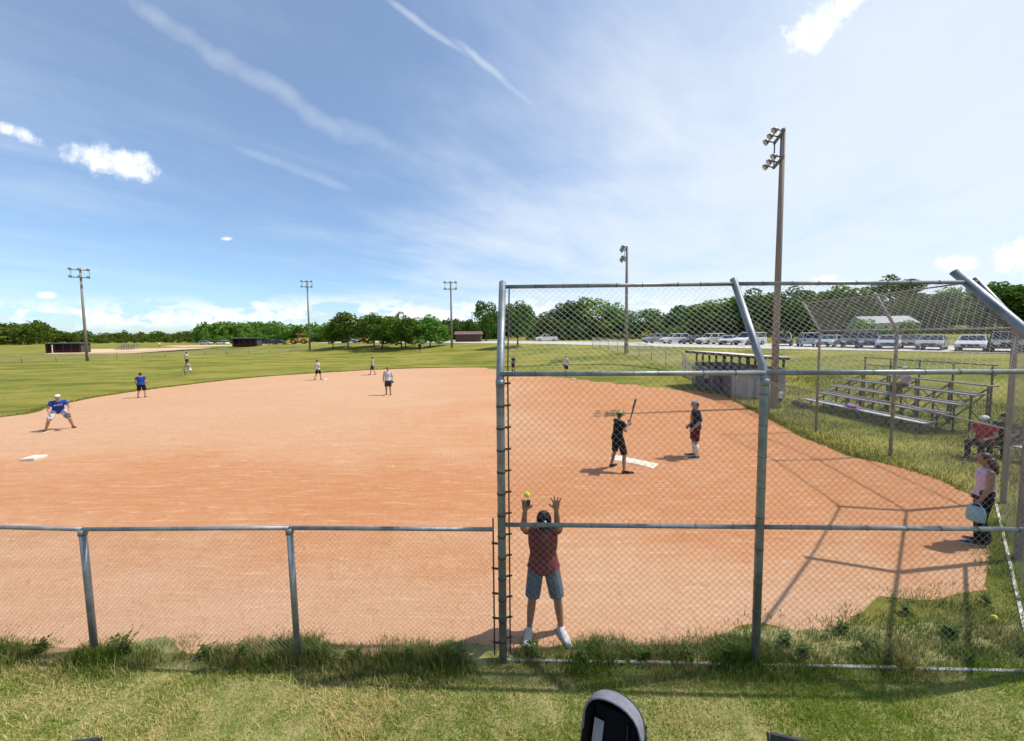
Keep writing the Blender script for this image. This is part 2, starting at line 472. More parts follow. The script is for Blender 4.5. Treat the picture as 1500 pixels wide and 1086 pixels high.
def link_mesh(name, me, material, parent=None, smooth=False):
    o = bpy.data.objects.new(name, me)
    COL.objects.link(o)
    if material is not None and not me.materials:
        me.materials.append(MATS[material] if isinstance(material, str) else material)
    if smooth:
        me.polygons.foreach_set('use_smooth', [True] * len(me.polygons))
    if parent is not None:
        o.parent = parent
    return o


class MB:
    """collects simple solids; build() links them as ONE mesh object"""
    def __init__(self):
        self.v, self.f = [], []

    def add(self, vs_, fs_):
        k = len(self.v)
        self.v += [tuple(p) for p in vs_]
        self.f += [tuple(i + k for i in f_) for f_ in fs_]
        return self

    def box(self, c, s, rz=0.0, rx=0.0, ry=0.0):
        M = Matrix.Rotation(rz, 3, 'Z') @ Matrix.Rotation(ry, 3, 'Y') @ Matrix.Rotation(rx, 3, 'X')
        vs_ = [Vector(c) + M @ Vector((sx * s[0] / 2, sy * s[1] / 2, sz * s[2] / 2)) for sx in (-1, 1) for sy in (-1, 1) for sz in (-1, 1)]
        return self.add(vs_, [(0, 1, 3, 2), (4, 6, 7, 5), (0, 4, 5, 1), (2, 3, 7, 6), (0, 2, 6, 4), (1, 5, 7, 3)])

    def hexa(self, b, t):
        """solid from four bottom and four top corners (same order, counter-clockwise from above)"""
        return self.add(list(b) + list(t), [(3, 2, 1, 0), (4, 5, 6, 7), (0, 1, 5, 4), (1, 2, 6, 5), (2, 3, 7, 6), (3, 0, 4, 7)])

    def bar(self, a, b, wd, ht):
        """rectangular bar from a to b"""
        a, b = Vector(a), Vector(b)
        d = (b - a).normalized()
        up = Vector((0, 0, 1)) if abs(d.z) < 0.9 else Vector((1, 0, 0))
        s = d.cross(up).normalized() * (wd / 2)
        u = s.cross(d).normalized() * (ht / 2)
        return self.hexa([a - s - u, a + s - u, b + s - u, b - s - u], [a - s + u, a + s + u, b + s + u, b - s + u])

    def path(self, pts, radii, n=8, caps=True):
        pts = [Vector(p) for p in pts]
        if not hasattr(radii, '__len__'):
            radii = [radii] * len(pts)
        k0, ref = len(self.v), None
        for i, p in enumerate(pts):
            d = (pts[min(i + 1, len(pts) - 1)] - pts[max(i - 1, 0)]).normalized()
            if ref is None:
                ref = Vector((1, 0, 0)) if abs(d.x) < 0.8 else Vector((0, 1, 0))
            s = (ref - d * ref.dot(d)).normalized()
            ref = s
            u = d.cross(s)
            for j in range(n):
                a = 2 * math.pi * j / n
                self.v.append(tuple(p + (s * math.cos(a) + u * math.sin(a)) * radii[i]))
        for i in range(len(pts) - 1):
            for j in range(n):
                a, b = k0 + i * n + j, k0 + i * n + (j + 1) % n
                self.f.append((a, b, b + n, a + n))
        if caps:
            self.f.append(tuple(k0 + j for j in reversed(range(n))))
            e = k0 + (len(pts) - 1) * n
            self.f.append(tuple(e + j for j in range(n)))
        return self

    def ell(self, c, r, n=12, m=8, M=None):
        c = Vector(c)
        M = M or Matrix.Identity(3)
        k0 = len(self.v)
        self.v.append(tuple(c + M @ Vector((0, 0, -r[2]))))
        for i in range(1, m):
            t = -math.pi / 2 + math.pi * i / m
            for j in range(n):
                a = 2 * math.pi * j / n
                self.v.append(tuple(c + M @ Vector((r[0] * math.cos(t) * math.cos(a), r[1] * math.cos(t) * math.sin(a), r[2] * math.sin(t)))))
        self.v.append(tuple(c + M @ Vector((0, 0, r[2]))))
        top = len(self.v) - 1
        for j in range(n):
            self.f.append((k0, k0 + 1 + (j + 1) % n, k0 + 1 + j))
            e = k0 + 1 + (m - 2) * n
            self.f.append((e + j, e + (j + 1) % n, top))
        for i in range(m - 2):
            for j in range(n):
                a, b = k0 + 1 + i * n + j, k0 + 1 + i * n + (j + 1) % n
                self.f.append((a, b, b + n, a + n))
        return self

    def loft(self, rings):
        """closed loft through rings of equal point count"""
        n, k0 = len(rings[0]), len(self.v)
        for r_ in rings:
            self.v += [tuple(p) for p in r_]
        for i in range(len(rings) - 1):
            for j in range(n):
                a, b = k0 + i * n + j, k0 + i * n + (j + 1) % n
                self.f.append((a, b, b + n, a + n))
        self.f.append(tuple(k0 + j for j in reversed(range(n))))
        e = k0 + (len(rings) - 1) * n
        self.f.append(tuple(e + j for j in range(n)))
        return self

    def mesh(self, origin=None):
        me = bpy.data.meshes.new('mesh')
        if origin is not None:
            ox, oy, oz = origin
            vv = [(x - ox, y - oy, z - oz) for x, y, z in self.v]
        else:
            vv = self.v
        me.from_pydata(vv, [], self.f)
        me.update()
        return me

    def build(self, name, material, parent=None, origin=None, smooth=False):
        return link_mesh(name, self.mesh(origin), material, parent, smooth)


def np_mesh(verts, faces):
    """mesh from numpy arrays; faces is (n,3) or (n,4)"""
    me = bpy.data.meshes.new('mesh')
    k = faces.shape[1]
    me.vertices.add(len(verts))
    me.vertices.foreach_set('co', np.ascontiguousarray(verts, dtype=np.float32).ravel())
    me.loops.add(faces.size)
    me.loops.foreach_set('vertex_index', np.ascontiguousarray(faces, dtype=np.int32).ravel())
    me.polygons.add(len(faces))
    me.polygons.foreach_set('loop_start', np.arange(0, faces.size, k, dtype=np.int32))
    me.update(calc_edges=True)
    me.validate()
    return me


def smoothstep(a, b, x):
    t = np.clip((x - a) / (b - a), 0, 1)
    return t * t * (3 - 2 * t)


# ------------------------------------------------------------------ terrain
ROAD_H = 1.9
_road_px = [(1500, 519), (1250, 514.5), (1000, 509.5), (800, 504.5), (620, 502.5)]
ROAD = [Vector((95, -12, 0))] + [at(px, py, ROAD_H) for px, py in _road_px] + [Vector((-75, 118, 0)), Vector((-190, 150, 0)), Vector((-420, 200, 0))]
ROAD = [np.array((p[0], p[1])) for p in ROAD]


def road_dist(x, y):
    """signed distance beyond the near edge of the gravel (negative on the field side)"""
    x, y = np.asarray(x, float), np.asarray(y, float)
    best = np.full(np.broadcast(x, y).shape, 1e9)
    sg = np.zeros_like(best)
    for a, b in zip(ROAD[:-1], ROAD[1:]):
        e = b - a
        t = np.clip(((x - a[0]) * e[0] + (y - a[1]) * e[1]) / (e @ e), 0, 1)
        d = np.hypot(x - a[0] - t * e[0], y - a[1] - t * e[1])
        s = (x - a[0]) * -e[1] + (y - a[1]) * e[0]
        near = d < best
        best = np.where(near, d, best)
        sg = np.where(near, np.where(s > 0, -1.0, 1.0), sg)
    return best * sg


def terrain(x, y):
    x, y = np.asarray(x, float), np.asarray(y, float)
    d = road_dist(x, y)
    h = ROAD_H * smoothstep(-24, 0, d)
    h = h * (0.25 + 0.75 * smoothstep(-120, -35, x))
    h = h + 3.5 * smoothstep(24, 75, d) * smoothstep(-10, 40, x)
    return h


def gz(x, y):
    return float(terrain(x, y))


def hit(px, py):
    """point where the pixel's ray meets the terrain"""
    d, o = ray(px, py), Vector((0, 0, CAM_H))
    t, last = 2.0, 2.0
    while t < 900:
        p = o + d * t
        if p.z <= gz(p.x, p.y):
            break
        last, t = t, t * 1.012
    lo, hi = last, t
    for _ in range(24):
        m_ = (lo + hi) / 2
        p = o + d * m_
        lo, hi = (lo, m_) if p.z <= gz(p.x, p.y) else (m_, hi)
    p = o + d * hi
    p.z = gz(p.x, p.y)
    return p


def grid_axis(lo, hi, step, far_lo, far_hi):
    a = list(np.arange(lo, hi + step / 2, step))
    s, x = step, hi
    while x < far_hi:
        s *= 1.25
        x += s
        a.append(x)
    s, x = step, lo
    while x > far_lo:
        s *= 1.25
        x -= s
        a.insert(0, x)
    return np.array(a)


def sheet(name, xs, ys, zf, material, label=None):
    X, Y = np.meshgrid(xs, ys)
    Z = zf(X, Y)
    nx, ny = len(xs), len(ys)
    i = (np.arange(ny - 1)[:, None] * nx + np.arange(nx - 1)[None, :]).ravel()
    F = np.stack([i, i + 1, i + nx + 1, i + nx], 1)
    o = link_mesh(name, np_mesh(np.stack([X.ravel(), Y.ravel(), Z.ravel()], 1), F), material, smooth=True)
    return tag(o, label, kind='structure')


sheet('ground', grid_axis(-120, 90, 1.5, -4000, 4000), grid_axis(-6, 170, 1.5, -3000, 4500), terrain, 'turf', 'mown grass ground around the ball diamond')


def wobble(pts, step, amp, seed):
    """closed outline resampled every step metres with small random offsets"""
    r_ = random.Random(seed)
    out, n = [], len(pts)
    for i in range(n):
        a, b = Vector(pts[i]), Vector(pts[(i + 1) % n])
        k = max(1, int((b - a).length / step))
        for j in range(k):
            p = a.lerp(b, j / k)
            out.append(Vector((p.x + r_.uniform(-amp, amp), p.y + r_.uniform(-amp, amp), 0)))
    return out


def catmull(pts, k=6):
    out = []
    for i in range(len(pts) - 1):
        p0, p1, p2, p3 = (Vector(pts[max(0, min(len(pts) - 1, i + j))]) for j in (-1, 0, 1, 2))
        for s in range(k):
            t = s / k
            out.append(0.5 * ((2 * p1) + (p2 - p0) * t + (2 * p0 - 5 * p1 + 4 * p2 - p3) * t * t + (3 * p1 - p0 - 3 * p2 + p3) * t ** 3))
    out.append(Vector(pts[-1]))
    return out


arc_px = [(0, 612), (75, 596), (150, 581), (250, 567), (370, 553.5), (480, 546), (560, 541.5), (650, 539), (740, 538.5), (850, 541), (920, 545), (985, 553.5), (1045, 573),
          (1100, 601), (1180, 642), (1250, 669), (1300, 681), (1370, 702), (1415, 722)]
arc = catmull([Vector((-34, 3.0, 0)), Vector((-31, 11, 0))] + [at(*p) for p in arc_px])
near_px = [(1452, 790), (1440, 850), (1400, 868), (1290, 880), (1210, 915), (1110, 925), (1000, 940), (820, 945), (640, 946), (430, 945), (240, 948), (0, 952)]
near = catmull([at(*p) for p in near_px] + [Vector((-9, 4.25, 0)), Vector((-20, 4.1, 0))], 4)
outline = arc + near
outline = [Vector((p.x + 0.16 * math.sin(p.y * 2.9 + p.x * 1.3) * math.sin(p.x * 1.7), p.y + 0.12 * math.sin(p.x * 3.3 + 1.0) * math.cos(p.y * 2.1), 0)) for p in wobble(outline, 0.4, 0.05, 2)]
clay_pts = wobble(outline, 0.14, 0.035, 3)
for p in clay_pts:
    p.z = 0.006
me = bpy.data.meshes.new('mesh')
bm = bmesh.new()
bm.faces.new([bm.verts.new(p) for p in clay_pts])
bmesh.ops.triangulate(bm, faces=bm.faces[:])
for f_ in bm.faces:
    if f_.normal.z < 0:
        f_.normal_flip()
bm.to_mesh(me)
bm.free()
tag(link_mesh('infield_clay', me, 'clay'), 'orange clay infield of the ball diamond', kind='structure')
POLY = np.array([(p.x, p.y) for p in outline])


def in_clay(x, y):
    ins = np.zeros(len(x), bool)
    n = len(POLY)
    j = n - 1
    for i in range(n):
        xi, yi, xj, yj = *POLY[i], *POLY[j]
        c_ = ((yi > y) != (yj > y)) & (x < (xj - xi) * (y - yi) / (yj - yi + 1e-12) + xi)
        ins ^= c_
        j = i
    return ins


# gravel road and parking strip
def strip(name, d0, d1, lift, material, label, lo=0, hi=None, n=5):
    line = []
    pts = ROAD[lo:hi]
    for a, b in zip(pts[:-1], pts[1:]):
        k = max(1, int(np.hypot(*(b - a)) / 4))
        line += [a + (b - a) * i / k for i in range(k)]
    line.append(pts[-1])
    V_, F_ = [], []
    for i, p in enumerate(line):
        e = line[min(i + 1, len(line) - 1)] - line[max(i - 1, 0)]
        nrm = np.array((e[1], -e[0])) / np.hypot(*e)
        for j in range(n):
            q = p + nrm * (d0 + (d1 - d0) * j / (n - 1) + (random.uniform(-0.25, 0.25) if j in (0, n - 1) else 0))
            V_.append((q[0], q[1], gz(*q) + lift))
    for i in range(len(line) - 1):
        for j in range(n - 1):
            a = i * n + j
            F_.append((a, a + n, a + n + 1, a + 1))
    me_ = np_mesh(np.array(V_), np.array(F_))
    return tag(link_mesh(name, me_, material), label, kind='structure')


strip('gravel_road', 0.6, 22.0, 0.05, 'gravel', 'pale gravel road and parking strip above the field', 0, 7)
# the other diamond's clay, far to the left
q = [at(60, 519.5), at(190, 518), at(330, 512), at(400, 508.6), at(370, 507.6), at(250, 508.4), at(120, 513)]
mb = MB()
mb.add([(p.x, p.y, gz(p.x, p.y) + 0.05) for p in q], [tuple(range(len(q)))])
tag(mb.build('far_infield_clay', 'far_clay'), 'strip of pale clay of the neighbouring diamond', kind='structure')
# low ridges on the horizon
for r0, hgt, seed in ((1300, 22, 1), (2100, 44, 2)):
    r_ = random.Random(seed)
    V_, F_ = [], []
    ph = [r_.uniform(0, 6.28) for _ in range(5)]
    for i in range(121):
        a = R(-75 + 150 * i / 120)
        h = hgt * (0.55 + 0.2 * math.sin(3 * a + ph[0]) + 0.15 * math.sin(9 * a + ph[1]) + 0.1 * math.sin(23 * a + ph[2]))
        for dr, z in ((-200, -6), (0, h), (300, -6)):
            V_.append(((r0 + dr) * math.sin(a), (r0 + dr) * math.cos(a), z))
    for i in range(120):
        for j in range(2):
            a = i * 3 + j
            F_.append((a, a + 3, a + 4, a + 1))
    tag(link_mesh('hills', np_mesh(np.array(V_), np.array(F_)), 'hill', smooth=True), 'low wooded ridge on the horizon', kind='structure')


# ------------------------------------------------------------------ grass blades
def blades(name, x, y, h, wid, material, label, lean=0.5, cat='grass', z=None):
    n = len(x)
    z = terrain(x, y) if z is None else z
    a = rng.uniform(0, 2 * np.pi, n)
    sx, sy = np.cos(a) * wid / 2, np.sin(a) * wid / 2
    b = rng.uniform(0, 2 * np.pi, n)
    ln = h * lean * rng.uniform(0.2, 1.0, n)
    lx, ly = np.cos(b) * ln, np.sin(b) * ln
    z0 = z - 0.01
    P = np.empty((n, 5, 3), np.float32)
    P[:, 0] = np.stack([x - sx, y - sy, z0], 1)
    P[:, 1] = np.stack([x + sx, y + sy, z0], 1)
    P[:, 2] = np.stack([x + sx * 0.7 + lx * 0.35, y + sy * 0.7 + ly * 0.35, z0 + h * 0.6], 1)
    P[:, 3] = np.stack([x - sx * 0.7 + lx * 0.35, y - sy * 0.7 + ly * 0.35, z0 + h * 0.6], 1)
    P[:, 4] = np.stack([x + lx, y + ly, z0 + h], 1)
    k = (np.arange(n) * 5)[:, None]
    T = np.concatenate([k + np.array([[0, 1, 2]]), k + np.array([[0, 2, 3]]), k + np.array([[3, 2, 4]])], 0)
    o = link_mesh(name, np_mesh(P.reshape(-1, 3), T), material)
    return tag(o, label, cat, kind='stuff')


FENCE_Y = 4.2


def clumpy(x, y, s, seed):
    r_ = np.random.default_rng(seed)
    v = np.zeros(len(x))
    for f in (1.0, 2.3, 5.1):
        a, p1, p2 = r_.uniform(0, 6.28), r_.uniform(0, 6.28), r_.uniform(0, 6.28)
        v += np.sin((x * math.cos(a) + y * math.sin(a)) * s * f + p1) * np.cos((y * math.cos(a) - x * math.sin(a)) * s * f * 1.3 + p2) / f ** 0.5
    return v


# worn lawn soil with thatch showing between the blades
lawn = wobble([Vector((-14, -4, 0)), Vector((14, -4, 0)), Vector((12, 4.05, 0)), Vector((6.2, 4.55, 0)), Vector((-14, 4.55, 0))], 0.3, 0.05, 9)
mb = MB()
mb.add([(p.x, p.y, 0.003) for p in lawn], [tuple(range(len(lawn)))])
tag(mb.build('lawn', 'thatch'), 'worn lawn with straw patches in front of the fence', kind='structure')
# lawn between the camera and the fence
n = 340000
x, y = rng.uniform(-6.6, 6.6, n), rng.uniform(2.3, 4.0, n)
c_ = clumpy(x, y, 1.7, 5)
keep = rng.uniform(0, 1, n) < np.clip(0.85 + 0.25 * c_, 0.6, 1)
x, y, c_ = x[keep], y[keep], c_[keep]
blades('lawn_grass', x, y, np.clip(np.abs(rng.normal(0.030, 0.020, len(x))) * (1 + 0.25 * c_), 0.022, 0.12), rng.uniform(0.004, 0.010, len(x)), 'grass_lawn',
       'short patchy lawn in front of the fence', 1.0)
# rank grass along the foot of the fence and in the corner under the wing
n = 125000
x = rng.uniform(-8.5, 6.4, n)
y = FENCE_Y + np.where(x > -2.4, -0.14, -0.04) + rng.normal(0, 0.17, n)
c_ = clumpy(x, y, 2.1, 8)
gap = (rng.uniform(0, 1, n) < np.clip(0.62 + 0.42 * c_, 0.08, 1)) & (y < 4.75 + 0.12 * c_)
x, y, c_ = x[gap], y[gap], c_[gap]
h = np.clip(np.abs(rng.normal(0.060, 0.045, len(x))) * (1 + 0.45 * c_) * np.clip(1.25 - np.abs(y - 4.08) * 2.2, 0.3, 1.2), 0.02, 0.24)
blades('fence_grass', x, y, h, rng.uniform(0.004, 0.010, len(x)), 'grass_tall', 'rank dark grass growing along the foot of the fence', 0.6)
n = 80000
x, y = rng.uniform(2.2, 9.6, n), rng.uniform(4.3, 7.4, n)
c_ = clumpy(x, y, 2.4, 11)
ins = in_clay(x, y)
edge = in_clay(x + 0.25 * c_, y - 0.18 + 0.1 * c_)
keep = ((~ins) & (y < 4.75 + (x - 2.2) * 0.62)) | (ins & ~edge & (rng.uniform(0, 1, n) < 0.35))
keep &= rng.uniform(0, 1, n) < np.clip(0.7 + 0.4 * c_, 0.1, 1)
x, y, c_ = x[keep], y[keep], c_[keep]
blades('corner_grass', x, y, np.clip(np.abs(rng.normal(0.055, 0.035, len(x))) * (1 + 0.4 * c_), 0.02, 0.2), rng.uniform(0.005, 0.011, len(x)), 'grass_tall',
       'tufty grass in the corner of the backstop', 0.6)
# verge beyond the side fence, under the bleachers
n = 140000
x, y = rng.uniform(8.5, 24, n), rng.uniform(5.0, 27, n)
keep = (~in_clay(x, y)) & (x - y * 0.12 > 8.3) & (rng.uniform(0, 1, n) < np.clip(0.55 + 0.4 * clumpy(x, y, 0.9, 21), 0.15, 1)) & (rng.uniform(0, 1, n) < 14 / (y + 4))
x, y = x[keep], y[keep]
blades('verge_grass', x, y, np.clip(rng.normal(0.09, 0.04, len(x)), 0.03, 0.25), 0.008 + 0.0009 * y, 'grass_field', 'mown verge grass around the bleachers', 0.7)
# ragged lip where the outfield grass meets the clay
seg = [(a, b) for a, b in zip(arc[:-1], arc[1:])]
xs_, ys_ = [], []
for a, b in seg:
    k = int((b - a).length * 170)
    t = rng.uniform(0, 1, k)
    nrm = Vector((b.y - a.y, -(b.x - a.x))).normalized()
    off = np.abs(rng.normal(0, 0.22, k)) - 0.05
    xs_.append(a.x + (b.x - a.x) * t - nrm[0] * off)
    ys_.append(a.y + (b.y - a.y) * t - nrm[1] * off)
x, y = np.concatenate(xs_), np.concatenate(ys_)
blades('field_edge_grass', x, y, rng.uniform(0.04, 0.13, len(x)), 0.012 + 0.0006 * y, 'grass_field', 'ragged grass lip along the clay infield', 0.8)
# longer outfield tufts that break up the turf
n = 16000
x, y = rng.uniform(-52, 16, n), rng.uniform(15, 62, n)
keep = (~in_clay(x, y)) & (rng.uniform(0, 1, n) < np.clip(0.4 + 0.4 * clumpy(x, y, 0.35, 31), 0.05, 1))
x, y = x[keep], y[keep]
blades('outfield_grass', x, y, rng.uniform(0.02, 0.05, len(x)), 0.02 + 0.0008 * y, 'grass_field', 'mown outfield grass with yellowing patches', 0.8)


def weed(px, py, hgt, spread, stems, seed, label):
    b = at(px, py)
    r_ = random.Random(seed)
    t = empty('weed', b, 0, label, 'weed')
    sm, lm = MB(), MB()
    for i in range(stems):
        a = r_.uniform(0, 6.28)
        top = Vector((math.cos(a) * spread * r_.uniform(0.2, 1), math.sin(a) * spread * r_.uniform(0.2, 0.8), hgt * r_.uniform(0.5, 1)))
        mid = Vector((top.x * 0.3, top.y * 0.3, top.z * 0.55))
        pts = [Vector((0, 0, -0.01)), mid, top]
        sm.path(pts, [0.005, 0.004, 0.002], 5)
        for k in range(9):
            u = 0.15 + 0.85 * k / 8
            p = mid * (u * 2) if u < 0.5 else mid.lerp(top, u * 2 - 1)
            a2 = r_.uniform(0, 6.28)
            L = r_.uniform(0.04, 0.085) * (1.25 - 0.6 * u)
            d = Vector((math.cos(a2), math.sin(a2), r_.uniform(-0.2, 0.6))).normalized()
            s = d.cross(Vector((0, 0, 1))).normalized() * L * 0.27
            lm.add([p, p + d * L * 0.5 + s, p + d * L, p + d * L * 0.5 - s], [(0, 1, 2, 3)])
    sm.build('stem', 'stem', t)
    lm.build('leaves', 'weed_leaf', t)
    return t


weed(183, 958, 0.42, 0.22, 7, 1, 'tall ragged weed beside the third low fence post')
weed(1072, 972, 0.34, 0.16, 14, 2, 'leafy weed clump at the foot of the backstop post')
weed(940, 965, 0.17, 0.14, 9, 3, 'low leafy weed by the white board under the backstop')
weed(780, 960, 0.20, 0.12, 8, 4, 'leafy weed by the feet of the man with raised arms')
weed(1390, 930, 0.22, 0.22, 12, 5, 'spreading weed in the grassy corner of the backstop')

for i, (px, py, hg) in enumerate(((60, 955, .2), (300, 962, .16), (355, 968, .22), (520, 968, .18), (600, 962, .15), (665, 972, .22), (850, 968, .16), (1010, 968, .22), (1180, 960, .2), (1270, 955, .24), (1330, 900, .16), (1445, 885, .2), (1150, 945, .18), (1235, 925, .18))):
    o = weed(px, py, hg, .12, 7, 20 + i, 'small leafy weed growing in the rank fence grass')
    o['group'] = 'weeds in the fence grass'

# ------------------------------------------------------------------ chain-link fences
PITCH_MESH = 0.082


def wires(q00, q10, q11, q01, pitch=PITCH_MESH, r=0.0021, nseg=1, sag=0.0):
    """two families of diagonal wires over the quad q00-q10-q11-q01 (corner, along, up); returns verts, faces"""
    q00, q10, q11, q01 = (np.array(q, float) for q in (q00, q10, q11, q01))
    W = (np.linalg.norm(q10 - q00) + np.linalg.norm(q11 - q01)) / 2
    H = (np.linalg.norm(q01 - q00) + np.linalg.norm(q11 - q10)) / 2
    nrm = np.cross(q10 - q00, q01 - q00)
    nrm /= np.linalg.norm(nrm)

    def P(u, v):
        s, t = (u / W)[:, None], (v / H)[:, None]
        return q00 * (1 - s) * (1 - t) + q10 * s * (1 - t) + q11 * s * t + q01 * (1 - s) * t

    Vs, Fs, k = [], [], 0
    for fam in (1, -1):
        c = np.arange(-H + pitch * 0.5, W, pitch)
        u0 = np.maximum(c, 0)
        u1 = np.minimum(c + H, W)
        ok = u1 - u0 > 0.01
        c, u0, u1 = c[ok], u0[ok], u1[ok]
        v0, v1 = u0 - c, u1 - c
        if fam < 0:
            v0, v1 = H - v0, H - v1
        A_, B_ = P(u0, v0), P(u1, v1)
        A_, B_ = A_ + nrm * fam * r * 0.8, B_ + nrm * fam * r * 0.8
        d = B_ - A_
        d /= np.linalg.norm(d, axis=1)[:, None]
        s = np.cross(d, nrm)
        n_ = len(c)
        ring = []
        for pt in (A_, B_):
            for j in range(3):
                a = 2 * math.pi * j / 3 + 0.5
                ring.append(pt + (s * math.cos(a) + nrm[None] * math.sin(a)) * r)
        Vv = np.stack(ring, 1).reshape(-1, 3)
        b = (np.arange(n_) * 6)[:, None] + k
        Fq = np.concatenate([b + np.array([[j, (j + 1) % 3, 3 + (j + 1) % 3, 3 + j]]) for j in range(3)], 0)
        Vs.append(Vv)
        Fs.append(Fq)
        k += n_ * 6
    return np.concatenate(Vs), np.concatenate(Fs)


def wire_part(name, quads, parent, pitch=PITCH_MESH, r=0.0021, material='wire', origin=None):
    Vs, Fs, k = [], [], 0
    for qd in quads:
        v_, f__ = wires(*qd, pitch=pitch, r=r)
        Vs.append(v_)
        Fs.append(f__ + k)
        k += len(v_)
    V_ = np.concatenate(Vs) - np.array(origin if origin is not None else (0, 0, 0), float)
    o = link_mesh(name, np_mesh(V_, np.concatenate(Fs)), material, parent)
    return tag(o, kind='stuff')


P1, P2 = at(737, 968), at(1106, 976)
u_ = (P2 - P1)
P3 = P1 + u_ * 2.11
W2, F1, F2 = at(1469, 737), at(1304, 668), at(1195, 632)
W1 = P3.lerp(W2, 0.5)


def height_at(base, px, py):
    """height above ground of a pixel on the vertical through base"""
    d = ray(px, py)
    t = math.hypot(base.x, base.y) / math.hypot(d.x, d.y)
    return CAM_H + d.z * t


K1, K2 = height_at(P1, 721, 552), height_at(P2, 1118, 543)
KF1, KF2 = height_at(F1, 1319, 487), height_at(F2, 1203, 482)
RAIL = height_at(P2, 1112, 772)
print('panel', P1, P2, P3, W2, F1, F2, 'kinks', K1, K2, KF1, KF2, 'rail', RAIL)
KM = (K1 + K2) / 2
KF = (KF1 + KF2) / 2


def overhang(base, k, px, py, inward):
    """reach and rise of a bent post tip seen at a pixel, in the plane of the post and the inward direction"""
    o, d = Vector((0, 0, CAM_H)), ray(px, py)
    side = Vector((inward.y, -inward.x, 0))
    t = (base - o).dot(side) / d.dot(side)
    p = o + d * t
    return (p - base).dot(inward), p.z - k


print('overhang', overhang(P2, K2, 1077, 424, Vector((0, 1, 0))), overhang(F1, KF1, 1283, 436, Vector((-1, 0, 0))))
OV_R, OV_H = 0.62, 1.04
in_c = Vector((-u_.y, u_.x, 0)).normalized()
e = (W2 - P3).normalized()
in_w = Vector((-e.y, e.x, 0))
e = (F2 - W2).normalized()
in_f = Vector((-e.y, e.x, 0))
posts = [(P1, KM, in_c, 0.044), (P2, KM, in_c, 0.041), (P3, KM, (in_c + in_w).normalized(), 0.050), (W1, (KM + KF) / 2, in_w, 0.044),
         (W2, KF, (in_w + in_f).normalized(), 0.044), (F1, KF, in_f, 0.040), (F2, KF, in_f, 0.040)]
bs = empty('backstop', P1, 0, 'tall galvanized chain-link backstop with bent overhang posts', 'backstop')
tips, kinks = [], []
for i, (b, k, inw, r) in enumerate(posts):
    kp = b + Vector((0, 0, k))
    tp = kp + inw * OV_R + Vector((0, 0, OV_H))
    if i == 2:
        tp = kp + inw * OV_R * 1.30 + Vector((0, 0, OV_H))
    kinks.append(kp)
    tips.append(tp)
    ext = (tp - kp).normalized() * (0.19 if i == 2 else 0.07)
    mt = 'galvanized' if i < 4 else 'galvanized_rusty'
    c1 = kp - Vector((0, 0, 0.10))
    MB().path([b - Vector((0, 0, 0.05)), c1, kp + (tp - kp) * 0.07, tp + ext], [r * 1.05, r * 1.05, r, r], 14).build('post', mt, bs, P1, True)
    if i < 5:
        MB().path([kp - Vector((0, 0, 0.14)), kp - Vector((0, 0, 0.06))], r * 1.14, 14).build('sleeve', mt, bs, P1, True)
quads = []
for i in range(len(posts) - 1):
    (b0, k0, n0, _), (b1, k1, n1, _) = posts[i], posts[i + 1]
    mt = 'galvanized' if i < 3 else 'galvanized_rusty'
    off = 0.045
    o0, o1 = n0 * -off, n1 * -off
    rr = 0.024 if i < 3 else 0.02
    MB().path([kinks[i], kinks[i + 1]], rr + 0.003, 12).build('rail', mt, bs, P1, True)
    MB().path([tips[i], tips[i + 1]], rr, 12).build('rail', mt, bs, P1, True)
    zr = Vector((0, 0, RAIL))
    if i < 3:
        MB().path([b0 + zr, b1 + zr], rr, 12).build('rail', mt, bs, P1, True)
    elif i >= 4:
        MB().path([b0 + zr, b1 + zr], rr, 10).build('rail', mt, bs, P1, True)
    zz = Vector((0, 0, 0.05))
    s0, s1 = n0 * 0.05, n1 * 0.05
    quads.append((b0 + zz + s0, b1 + zz + s1, kinks[i + 1] + s1, kinks[i] + s0))
    quads.append((kinks[i] + s0, kinks[i + 1] + s1, tips[i + 1] + s1 * 0.3, tips[i] + s0 * 0.3))
wire_part('chain_link_mesh', quads[8:], bs, 0.082, 0.0012, 'wire_lightened', origin=P1)
wire_part('chain_link_mesh', quads[0:4:2], bs, 0.082, 0.0017, origin=P1)
wire_part('chain_link_mesh', quads[1:4:2], bs, 0.082, 0.0013, 'wire_lightened', origin=P1)
wire_part('chain_link_mesh', quads[4:8], bs, 0.12, 0.0012, origin=P1)
# tension bars and bands on both sides of the end post
bm_ = MB()
tb = P1 + Vector((0.085, 0.05, 0))
MB().path([tb + Vector((0, 0, 0.04)), tb + Vector((0, 0, KM - 0.02))], 0.009, 6).build('tension_bar', 'steel_dark', bs, P1)
tb2 = P1 + Vector((0.085, 0.06, 0))
MB().path([kinks[0] + Vector((0.085, 0.05, 0.03)), tips[0] + Vector((0.085, 0, -0.03))], 0.009, 6).build('tension_bar', 'steel_dark', bs, P1)
for j in range(13):
    z = 0.25 + j * 0.25
    if z < KM - 0.05:
        c_ = P1 + Vector((0, 0, z))
        band = MB().path([c_ - Vector((0, 0, 0.012)), c_ + Vector((0, 0, 0.012))], 0.05, 12)
        band.bar(c_ + Vector((0.03, 0.03, 0)), tb + Vector((0.03, 0.0, z)), 0.006, 0.022)
        band.build('tension_band', 'steel_dark', bs, P1)
